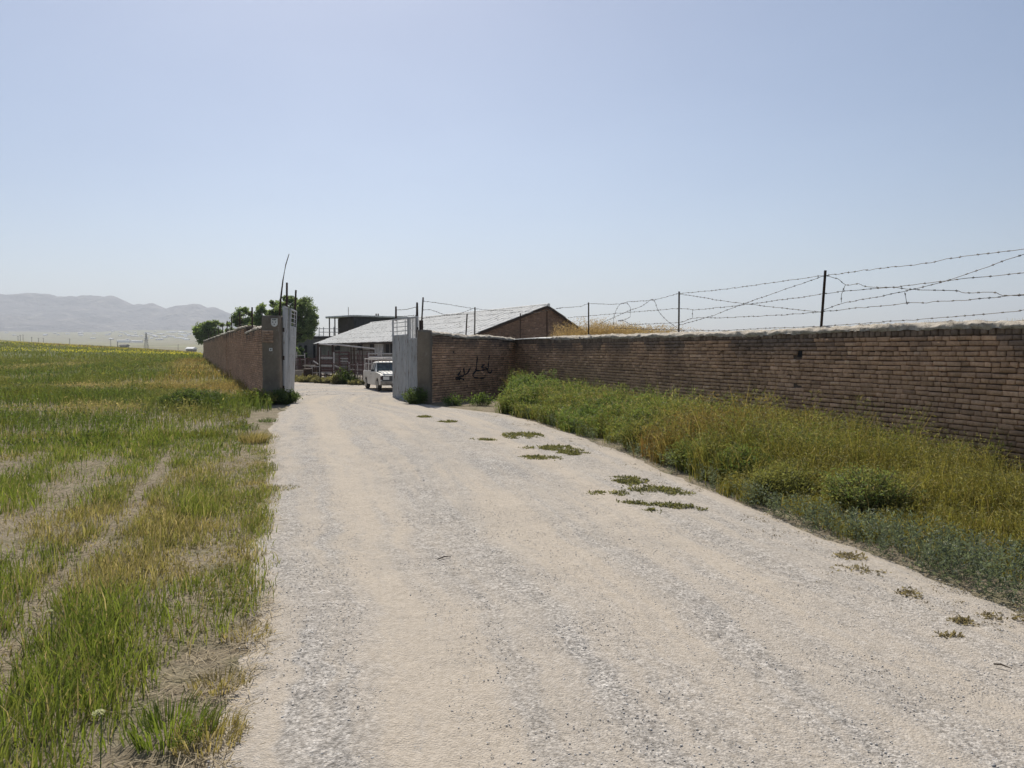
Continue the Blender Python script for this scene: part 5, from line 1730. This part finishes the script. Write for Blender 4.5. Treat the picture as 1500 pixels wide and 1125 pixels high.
# creeping mats on the road
def mat_(px, py, rx, ry, seed, label, cA=(.08, .095, .045), cB=OLIVE, h=.035, n_=2600, cat='creeping plant', name='creeping_mat', rot=0.):
    p = gpz(px, py)
    r = NR(seed)
    a = r.rand(n_) * 2 * np.pi; q = np.sqrt(r.rand(n_)) * (1 + .35 * (vnoise(np.cos(a) * 2 + seed, np.sin(a) * 2, .7, seed) - .5) * 2)
    lx, ly = q * np.cos(a) * rx, q * np.sin(a) * ry
    X = p.x + lx * math.cos(rot) - ly * math.sin(rot); Y = p.y + lx * math.sin(rot) + ly * math.cos(rot)
    kk = (fbm(X, Y, .14, seed + 3) > .40 + .15 * (q - .5)) | (r.rand(len(X)) < .06)
    X, Y, q = X[kk], Y[kk], q[kk]
    m = len(X)
    Z = zf(X, Y) + .02 + .03 * 0 + h * r.rand(m) * (1.1 - q * .8) + .004
    c = lerp3(cA, cB, r.rand(m)) * r.uniform(.7, 1.35, m)[:, None]
    o = leaves(name, np.stack([X, Y, Z], 1), r.uniform(.012, .03, m) * (1 + p.y / 14), r.uniform(.006, .013, m) * (1 + p.y / 14), c, seed, updir=.15)
    return tag(o, label, cat, 'green mats on the track')
mats = [(655, 621, .28, .22, 'small green mat nearest the short wall, alone on the track'), (622, 614, .2, .2, 'tiny brownish mat by the foot of the right gate leaf'), (706, 648, .3, .15, 'thin green mat left of the longer one'),
        (765, 641, .42, .55, 'dark green mat at the upper end of the longer chain of mats'), (808, 660, .5, .45, 'long green mat in the middle of the chain beside the lush weeds'), (835, 667, .25, .3, 'tail end of the long mat chain beside the lush weeds'), (792, 675, .36, .25, 'low oval mat below the long chain'),
        (920, 708, .30, .34, 'round green mat at the top of the nearer cluster'), (893, 728, .26, .17, 'small mat at the left of the nearer cluster'), (957, 722, .42, .3, 'broken green mat at the right of the nearer cluster'), (930, 743, .26, .10, 'narrow dark mat below the nearer cluster'), (985, 747, .36, .14, 'pointed green mat at the lower right of the nearer cluster'), (957, 755, .12, .12, 'small dark round mat at the bottom of the nearer cluster'),
        (1258, 842, .17, .10, 'sparse brownish mat on the gravel right of centre'), (1337, 875, .10, .09, 'round olive tuft mat on the right gravel'), (1388, 940, .10, .03, 'tiny green sprig lowest on the right gravel'), (1410, 918, .08, .05, 'little dry sprig right of the olive tuft'), (1245, 820, .12, .08, 'faint dry sprig above the sparse brownish mat'), (1470, 910, .12, .05, 'dry sprig at the far right of the gravel')]
for i, (px, py, rx, ry, lab) in enumerate(mats):
    mat_(px, py, rx * (.85 if i < 13 else 1.0), ry * (.85 if i < 13 else 1.2), 200 + i, lab, n_=int((5200 if i < 13 else 650) * max(rx * ry, .012) ** .5) + 120, cA=(.11, .125, .06) if i < 13 else (.2, .17, .11), cB=(.2, .19, .09) if i < 13 else (.3, .26, .18), h=.035 if i < 13 else .02, rot=-.35)
# tiny dead sprigs as loose litter
X, Y = scatter(-1, 5, 4.2, 20, 5000, 131, lambda X, Y: (re_(Y) - X > .02) * (re_(Y) - X < 1.0) * sm((fbm(X, Y, .4, 132) - .52) / .08) * .7)
r = NR(133); n = len(X); kl = 14
PL = np.repeat(np.stack([X, Y, zf(X, Y) + .022], 1), kl, 0); nl = len(PL)
PL += r.normal(0, .022, (nl, 3)) * np.array([1, 1, .3])
tag(leaves('dry_sprigs', PL, r.uniform(.01, .025, nl), r.uniform(.003, .008, nl), np.tile([[.16, .13, .08]], (nl, 1)) * r.uniform(.6, 1.5, nl)[:, None], 134), 'tiny dry sprigs scattered along the right side of the gravel', 'dry sprigs', kind='stuff')

# --- bushes
def bush(x, y, rx, ry, h, nst, name, label, cA, cB, seed, cat='bush', group=None, z=None, sz=.045, kl=46):
    r = NR(seed)
    z0 = zs(x, y) if z is None else z
    t = thing(name, (x, y, z0), label, cat, group)
    mb = MB()
    PLs = []
    for k in range(nst):
        a = r.rand() * 2 * math.pi; q = math.sqrt(r.rand())
        bx, by = x + q * rx * .45 * math.cos(a), y + q * ry * .45 * math.sin(a)
        tx, ty = x + q * rx * math.cos(a) + r.normal(0, .05), y + q * ry * math.sin(a) + r.normal(0, .05)
        hh = h * (1 - .5 * q * q) * r.uniform(.75, 1.1)
        mx, my = bx * .6 + tx * .4, by * .6 + ty * .4
        mb.tube([(bx, by, z0 - .02), (mx, my, z0 + hh * .55), (tx, ty, z0 + hh)], [.006, .005, .002], 3, cap=False)
        f = r.rand(kl) ** .7
        P = np.stack([bx + (tx - bx) * f ** 1.3, by + (ty - by) * f ** 1.3, z0 + hh * f], 1) + r.normal(0, .035, (kl, 3))
        PLs.append(P)
    mb.build('stems', M['bark'], t)
    P = np.concatenate(PLs); n = len(P)
    c = lerp3(cA, cB, r.rand(n)) * r.uniform(.7, 1.3, n)[:, None]
    leaves('foliage', P, r.uniform(.6, 1.4, n) * sz * 1.5, r.uniform(.6, 1.4, n) * sz * .5, c, seed, parent=t, updir=.5)
    return t
LG = (.15, .22, .075)
for i, (px, d, rx, h, lab) in enumerate([(772, 20.0, .75, .85, 'bushy light green plant in the wall corner, leftmost of the verge'), (790, 19.0, .8, .72, 'bushy green plant second from the wall corner'), (838, 17.6, .8, .62, 'bushy green plant third from the wall corner, with yellowish tips'), (885, 15.9, .75, .58, 'dark green bushy plant halfway along the verge'), (975, 13.2, .6, .5, 'low round green plant where the olive weeds begin'), (1165, 9.9, .65, .52, 'feathery green plant in the middle of the olive weeds')]):
    bush((px - 750) / FPX * d + .1, d, rx, rx, h, 190 if d > 14 else 300, 'bushy_weed', lab, LG if i != 3 else GREEN, (.085, .13, .04) if i > 2 else (.15, .19, .07), 300 + i, 'bush', 'bushy weeds of the right verge', sz=.010 + .0018 * d, kl=70)
for i in range(15):
    yy_ = [19.6, 18.3, 17.0, 16.2, 15.0, 14.0, 12.4, 11.6, 10.9, 10.2, 9.3, 8.7, 8.1, 12.9, 7.4][i]
    rx_ = [.5, .55, .5, .4, .55, .45, .5, .4, .5, .4, .45, .4, .35, .5, .45][i]
    bush(max(float(re_(yy_)) + .45 + .22 * (i % 3), .15), yy_, rx_, rx_ * .9, [.5, .42, .5, .36, .46, .40, .44, .52, .34, .40, .44, .32, .34, .58, .46][i], 130, 'verge_bush', ['rounded', 'ragged', 'upright', 'low spreading', 'pale tipped'][i % 5] + ' roadside clump, ' + ['nearest the wall corner', 'second from the wall corner', 'third from the wall corner', 'fourth from the wall corner', 'opposite the long mat chain', 'just past the long mat chain', 'beside the nearer mat cluster', 'right after the nearer mat cluster', 'in line with the leaning post', 'left of the blue green herbs', 'where the blue green herbs start', 'at the narrow end of the herbs', 'behind the herbs', 'among the rusty brown weeds', 'nearest the viewer behind the herbs'][i], [LG, (.14, .19, .06), (.17, .19, .07), (.13, .18, .06), LG][i % 5], [(.24, .24, .09), (.17, .22, .07), (.26, .24, .10)][i % 3], 600 + i, 'bush', 'weed clumps along the verge', sz=.010 + .0018 * yy_, kl=int(60 + 260 / yy_))
bush(-2.62, 20.85, .38, .3, .45, 50, 'bushy_weed', 'leafy weed at the foot of the right gate leaf', DEEP, GREEN, 321, 'bush', 'weeds at the gate')
bush(-1.55, 20.6, .35, .2, .30, 26, 'bushy_weed', 'thin pale weed in the shade of the short wall, nearer the gate', LG, GREEN, 322, 'bush', 'weeds at the gate', kl=22)
bush(-.85, 20.6, .45, .25, .35, 34, 'bushy_weed', 'thin pale weed in the shade of the short wall, nearer the corner', LG, GREEN, 323, 'bush', 'weeds at the gate', kl=22)
bush(-6.35, 21.3, .55, .4, .38, 110, 'bushy_weed', 'leafy weed clump at the foot of the left gate leaf', DEEP, GREEN, 324, 'bush', 'weeds at the gate')
bush(-7.0, 20.9, .6, .4, .40, 120, 'bushy_weed', 'weed clump before the left gate pillar', GREEN, OLIVE, 325, 'bush', 'weeds at the gate')
bush(-8.1, 19.6, .9, .7, .50, 200, 'bushy_weed', 'larger dark weed clump left of the gate pillar', DEEP, GREEN, 326, 'bush', 'weeds at the gate')
# weeds in the yard before the pens
for i, (px, d, rx, h) in enumerate([(435, 49, .8, .5), (446, 48, .6, .45), (458, 48, .8, .6), (474, 47, .8, .5), (487, 46.5, .7, .55), (496, 45.5, .8, .8), (504, 45.5, .7, 1.15), (514, 45.2, .6, .7), (525, 44.6, .6, .4), (449, 49.5, .3, .8)]):
    lab = ['weed clump beside the low beige wall', 'weed clump left of the dark drum', 'weed clump right of the dark drum', 'low weeds before the loading chute', 'pale weeds before the pen gate', 'tall weeds before the pen gate', 'tallest dark bush before the pen gate', 'bush at the right end of the pen weeds', 'low weeds behind the pickup tail', 'dry weed stalks in front of the drum'][i]
    x_ = (px - 750) / FPX * d
    bush(x_, d, rx, .4, h * (.62 if i not in (5, 6) else .75), 45, 'yard_weed', lab, (.17, .17, .08) if i not in (6, 7) else DEEP, (.26, .24, .14) if i not in (6, 7) else GREEN, 340 + i, 'weed', 'weeds in front of the pens', sz=.10, kl=26)

# --- mud roof with dry golden weeds behind the right wall
mr_ = thing('mud_roof_shed', (3.4, 25, 0), 'low mud roofed lean-to hidden behind the right wall, topped with dry weeds', 'shed')
q0 = Vector((RW0[0] + RT[0] * .2, RW0[1] + RT[1] * .2, 0)); nb_ = Vector((-RT[1], RT[0], 0))
a0 = q0 + nb_ * .4; a1 = q0 + Vector((RT[0], RT[1], 0)) * 9.2 + nb_ * .4; a2 = a1 + nb_ * 3.2; a3 = a0 + nb_ * 3.2
MB().prism([(a0.x, a0.y), (a1.x, a1.y), (a2.x, a2.y), (a3.x, a3.y)], lambda x, y: (x, y, -.5), lambda x, y: (x, y, 1.82)).build('wall', M['renderwall'], mr_)
def roofpts(n_, seed, s0, s1, w0=.45, w1=2.8):
    r = NR(seed)
    s = r.uniform(s0, s1, n_); w_ = r.uniform(w0, w1, n_)
    return np.stack([RW0[0] + RT[0] * s - RT[1] * w_, RW0[1] + RT[1] * s + RT[0] * w_, 0 * s + 1.82], 1), s, w_, r
P, s, w_, r = roofpts(26000, 401, 1.2, 8.9)
dn = sm((s - 1.4) / 1.2) * sm((7.6 - s) / 2.2) * (.15 + .85 * sm((fbm(s, w_, .6, 402) - .38) / .2))
k = r.rand(len(P)) < dn
P, s = P[k], s[k]; n = len(P)
H = (.22 + .40 * np.exp(-((s - 2.8) / 1.5) ** 2) + .18 * np.exp(-((s - 5.5) / 1.0) ** 2)) * r.uniform(.35, 1.2, n) * (.55 + .75 * fbm(s, w_[k], .5, 405))
c = lerp3((.42, .31, .17), (.27, .175, .10), r.rand(n)) * r.uniform(.75, 1.2, n)[:, None]
tag(blades('dry_weeds', P, H, r.uniform(.005, .011, n), c, .4, 403), 'golden dry weeds standing above the right wall beside the barn gable', 'dry weeds', kind='stuff')
k = r.rand(n) < .45
Pt = np.repeat(P[k] + np.stack([0 * H[k], 0 * H[k], H[k]], 1), 4, 0); m_ = len(Pt)
Pt += r.normal(0, .03, (m_, 3))
tag(leaves('dry_weeds', Pt, np.full(m_, .045), np.full(m_, .014), np.tile([[.42, .31, .18]], (m_, 1)) * r.uniform(.6, 1.2, m_)[:, None], 404), 'feathery golden heads of the dry weeds above the right wall', 'dry weeds', kind='stuff')
# stray straw on the coping
r = NR(411); n = 1500
s = r.uniform(2.5, RWL, n); w_ = r.uniform(-.03, .3, n)
P = np.stack([RW0[0] + RT[0] * s - RT[1] * w_, RW0[1] + RT[1] * s + RT[0] * w_, np.array([rw_zt(q) for q in s]) + .05], 1)
tag(blades('coping_straw', P, r.uniform(.02, .09, n), r.uniform(.002, .004, n), np.tile([[.42, .36, .26]], (n, 1)) * r.uniform(.6, 1.2, n)[:, None], 1.2, 412), 'straw bristles sticking out of the mud coping', 'straw', kind='stuff')

# ================================================================== TREES
def tree(name, label, base, trunk_top, blobs, nclump, seed, leafsz, cA=(.14, .20, .085), cB=(.28, .36, .16), nleaf=150, trunk_r=.16, group=None):
    r = NR(seed)
    t = thing(name, base, label, 'tree', group)
    mb = MB()
    b = Vector(base); tt_ = Vector(trunk_top)
    mb.tube([b - Vector((0, 0, .3)), b.lerp(tt_, .5) + Vector((.08, 0, 0)), tt_], [trunk_r * 1.3, trunk_r, trunk_r * .75], 8)
    PL, CL = [], []
    vol = sum(q[3] * q[4] * q[5] for q in blobs)
    for (cx, cy, cz, rx, ry, rz) in blobs:
        nn_ = max(3, int(nclump * rx * ry * rz / vol))
        for k in range(nn_):
            d = r.normal(size=3); d /= np.linalg.norm(d)
            q = r.uniform(.35, 1.0) ** .5
            c = np.array([cx, cy, cz]) + d * q * np.array([rx, ry, rz]) * .9
            cr = r.uniform(.07, .19) * (rx + rz)
            if k % 3 == 0:
                cc = Vector(c)
                m1 = tt_.lerp(cc, .5) + Vector((0, 0, .1 * rz))
                mb.tube([tt_ - Vector((0, 0, .2)), m1, cc], [trunk_r * .45, trunk_r * .25, .02], 5, cap=False)
            m_ = int(nleaf * r.uniform(.6, 1.3))
            dd = r.normal(size=(m_, 3)); dd /= np.linalg.norm(dd, axis=1)[:, None]
            PP = c + dd * (cr * r.uniform(.3, 1.1, m_)[:, None]) * np.array([1, 1, .75])
            PL.append(PP)
            tone = r.uniform(.75, 1.25)
            CL.append(lerp3(cA, cB, np.clip(r.rand(m_) * .6 + r.rand() * .4, 0, 1)) * tone)
    mb.build('trunk', M['bark'], t)
    P = np.concatenate(PL); C = np.concatenate(CL); n = len(P)
    C = C * r.uniform(.75, 1.25, n)[:, None]
    leaves('crown', P, r.uniform(.7, 1.3, n) * leafsz * 1.3, r.uniform(.7, 1.3, n) * leafsz * .8, C, seed, 'treeleaf', t, updir=.0)
    return t
def blob(px, py, d, rpx, rpz, dy=.9):
    q = at(px, py, d)
    return (q.x, q.y, q.z, rpx * d / FPX, rpx * d / FPX * dy, rpz * d / FPX)
d = 113
x_ = (299 - 750) / FPX * d
tree('round_tree', 'round light green tree at the far end of the left wall', (x_, d, zs(x_, d)), (x_ + .2, d, 2.8), [blob(303, 487, d, 21, 18), blob(313, 483, d, 18, 15), blob(296, 491, d, 14, 14)], 70, 501, .20, (.17, .24, .10), (.29, .37, .16), nleaf=150, trunk_r=.2)
d = 92
x_ = (350 - 750) / FPX * d
tree('leafy_tree', 'dark green tree behind the left wall, between the round tree and the big one', (x_, d, zs(x_, d)), (x_, d, 3.2), [blob(357, 466, d, 17, 17), blob(343, 478, d, 14, 12), blob(368, 476, d, 14, 15)], 60, 502, .17, nleaf=150)
d = 80
x_ = (386 - 750) / FPX * d
tree('leafy_tree', 'low dark tree behind the left wall, close to the gate pillar', (x_, d, zs(x_, d)), (x_, d, 2.2), [blob(386, 464, d, 15, 19), blob(376, 474, d, 13, 13), blob(396, 478, d, 14, 20)], 60, 503, .16, nleaf=150)
d = 64
x_ = (425 - 750) / FPX * d
tree('leafy_tree', 'biggest dark green tree rising behind the left gate leaf', (x_, d, zs(x_, d)), (x_, d, 1.7), [blob(421, 452, d, 26, 19), blob(446, 462, d, 20, 27), blob(412, 476, d, 22, 25), blob(437, 484, d, 25, 18), blob(426, 510, d, 15, 18), blob(398, 452, d, 12, 12)], 230, 504, .13, (.115, .165, .085), (.235, .30, .15), nleaf=170, trunk_r=.2)
d = 78
x_ = (440 - 750) / FPX * d
tree('leafy_tree', 'low shrubby tree in front of the dark grey building', (x_, d, zs(x_, d)), (x_, d, .5), [blob(436, 518, d, 9, 13), blob(446, 526, d, 8, 10)], 26, 505, .13, (.035, .07, .03), (.07, .12, .05), nleaf=110, trunk_r=.1)

# ================================================================== LOOSE STONES
def stones(name, label, n_, seed, region, smin, smax):
    X, Y = region(n_, seed)
    r = NR(seed + 1); n = len(X)
    base = np.array([[1, 0, 0], [-1, 0, 0], [0, 1, 0], [0, -1, 0], [0, 0, 1], [0, 0, -1]], float)
    F = np.array([[0, 2, 4], [2, 1, 4], [1, 3, 4], [3, 0, 4], [2, 0, 5], [1, 2, 5], [3, 1, 5], [0, 3, 5]])
    S = smin + (smax - smin) * r.rand(n) ** 6
    V = base[None] * r.uniform(.55, 1.15, (n, 6, 1)) + r.normal(0, .15, (n, 6, 3))
    a = r.rand(n) * 6.28
    c_, s_ = np.cos(a)[:, None], np.sin(a)[:, None]
    x, y = V[:, :, 0] * c_ - V[:, :, 1] * s_ * .8, V[:, :, 0] * s_ + V[:, :, 1] * c_ * .8
    V = np.stack([x, y, V[:, :, 2] * .42], 2) * S[:, None, None]
    u = (X - le(Y)) / np.maximum(re_(Y) - le(Y), .1)
    z = zf(X, Y) + .012 + .035 * (1 - (2 * u - 1) ** 2) * (1 - sm((Y - 20) / 5)) * ((u > 0) & (u < 1))
    z = z - .018 * np.exp(-((u - .205) / .035) ** 2)
    V += np.stack([X, Y, z + S * .1], 1)[:, None]
    tone = r.uniform(.42, .64, n)
    c = tone[:, None] * np.array([[1, .955, .89]])
    c[r.rand(n) < .04] *= .55
    C = np.repeat(c[:, None], 6, 1)
    FF = (F[None] + (np.arange(n) * 6)[:, None, None]).reshape(-1, 3)
    tag(link(name, np_mesh(name, V.reshape(-1, 3), [FF], col=C.reshape(-1, 3)), M['stone']), label, 'gravel', kind='stuff')
ms, nts, bs = newmat('stone')
a_ = nts.nodes.new('ShaderNodeAttribute'); a_.attribute_name = 'tint'
nts.links.new(a_.outputs['Color'], bs.inputs['Base Color'])
bs.inputs['Roughness'].default_value = .9
M['stone'] = ms
def reg1(n_, seed):
    r = NR(seed)
    Y = 1.8 + 14 * r.rand(n_) ** 1.25
    u = r.rand(n_)
    X = le(Y) + .05 + (re_(Y) - le(Y) - .1) * u
    X = np.where(X > 1.0 + Y * .75, r.uniform(-.2, .5, n_) * Y, X)
    tr = np.exp(-((u - .205) / .045) ** 2) + .5 * np.exp(-((u - .5) / .04) ** 2)
    k = r.rand(n_) > tr * .95
    k &= r.rand(n_) < (.6 + .4 * sm((fbm(X, Y, .8, 431) - .35) / .2))
    return X[k], Y[k]
stones('gravel_stones', 'loose gravel stones over the near part of the track', 190000, 421, reg1, .002, .0085)
def reg2(n_, seed):
    r = NR(seed)
    Y = r.uniform(2, 24, n_); X = le(Y) - .2 + (re_(Y) - le(Y) + .3) * r.rand(n_)
    return X, Y
stones('loose_stones', 'scattered bigger stones lying on the track', 200, 441, reg2, .007, .022)
def reg3(n_, seed):
    r = NR(seed)
    Y = r.uniform(24, 46, n_); X = r.uniform(-.36, -.12, n_) * Y
    k = X > lwx(Y) + .5
    return X[k], Y[k]
stones('yard_stones', 'stones strewn over the yard behind the gate', 2600, 451, reg3, .01, .04)
# a dark stick and a twig on the gravel
for i, (pa, pb) in enumerate([((1455, 987), (1482, 994)), ((641, 829), (660, 824))]):
    a, b = gpz(*pa), gpz(*pb)
    o = MB().tube([a + Vector((0, 0, .05)), (a + b) / 2 + Vector((0, .01, .055)), b + Vector((0, 0, .05))], [.004, .005, .002], 5).build('twig', M['bark'])
    tag(o, ['short dark twig on the gravel at the lower right', 'thin twig lying in the middle of the track'][i], 'twig')

# ================================================================== HAZE
hm = bpy.data.materials.new('haze')
hm.use_nodes = True
nt = hm.node_tree
nt.nodes.clear()
pv = nt.nodes.new('ShaderNodeVolumePrincipled')
pv.inputs['Color'].default_value = (.84, .905, 1.0, 1)
pv.inputs['Density'].default_value = HAZE
pv.inputs['Anisotropy'].default_value = .25
om = nt.nodes.new('ShaderNodeOutputMaterial')
nt.links.new(pv.outputs[0], om.inputs['Volume'])
hz = MB().box((-1000, 3300, 236), (18000, 8200, 520)).build('haze', hm)
tag(hz, 'thin pale haze over the plain', 'haze', kind='stuff')
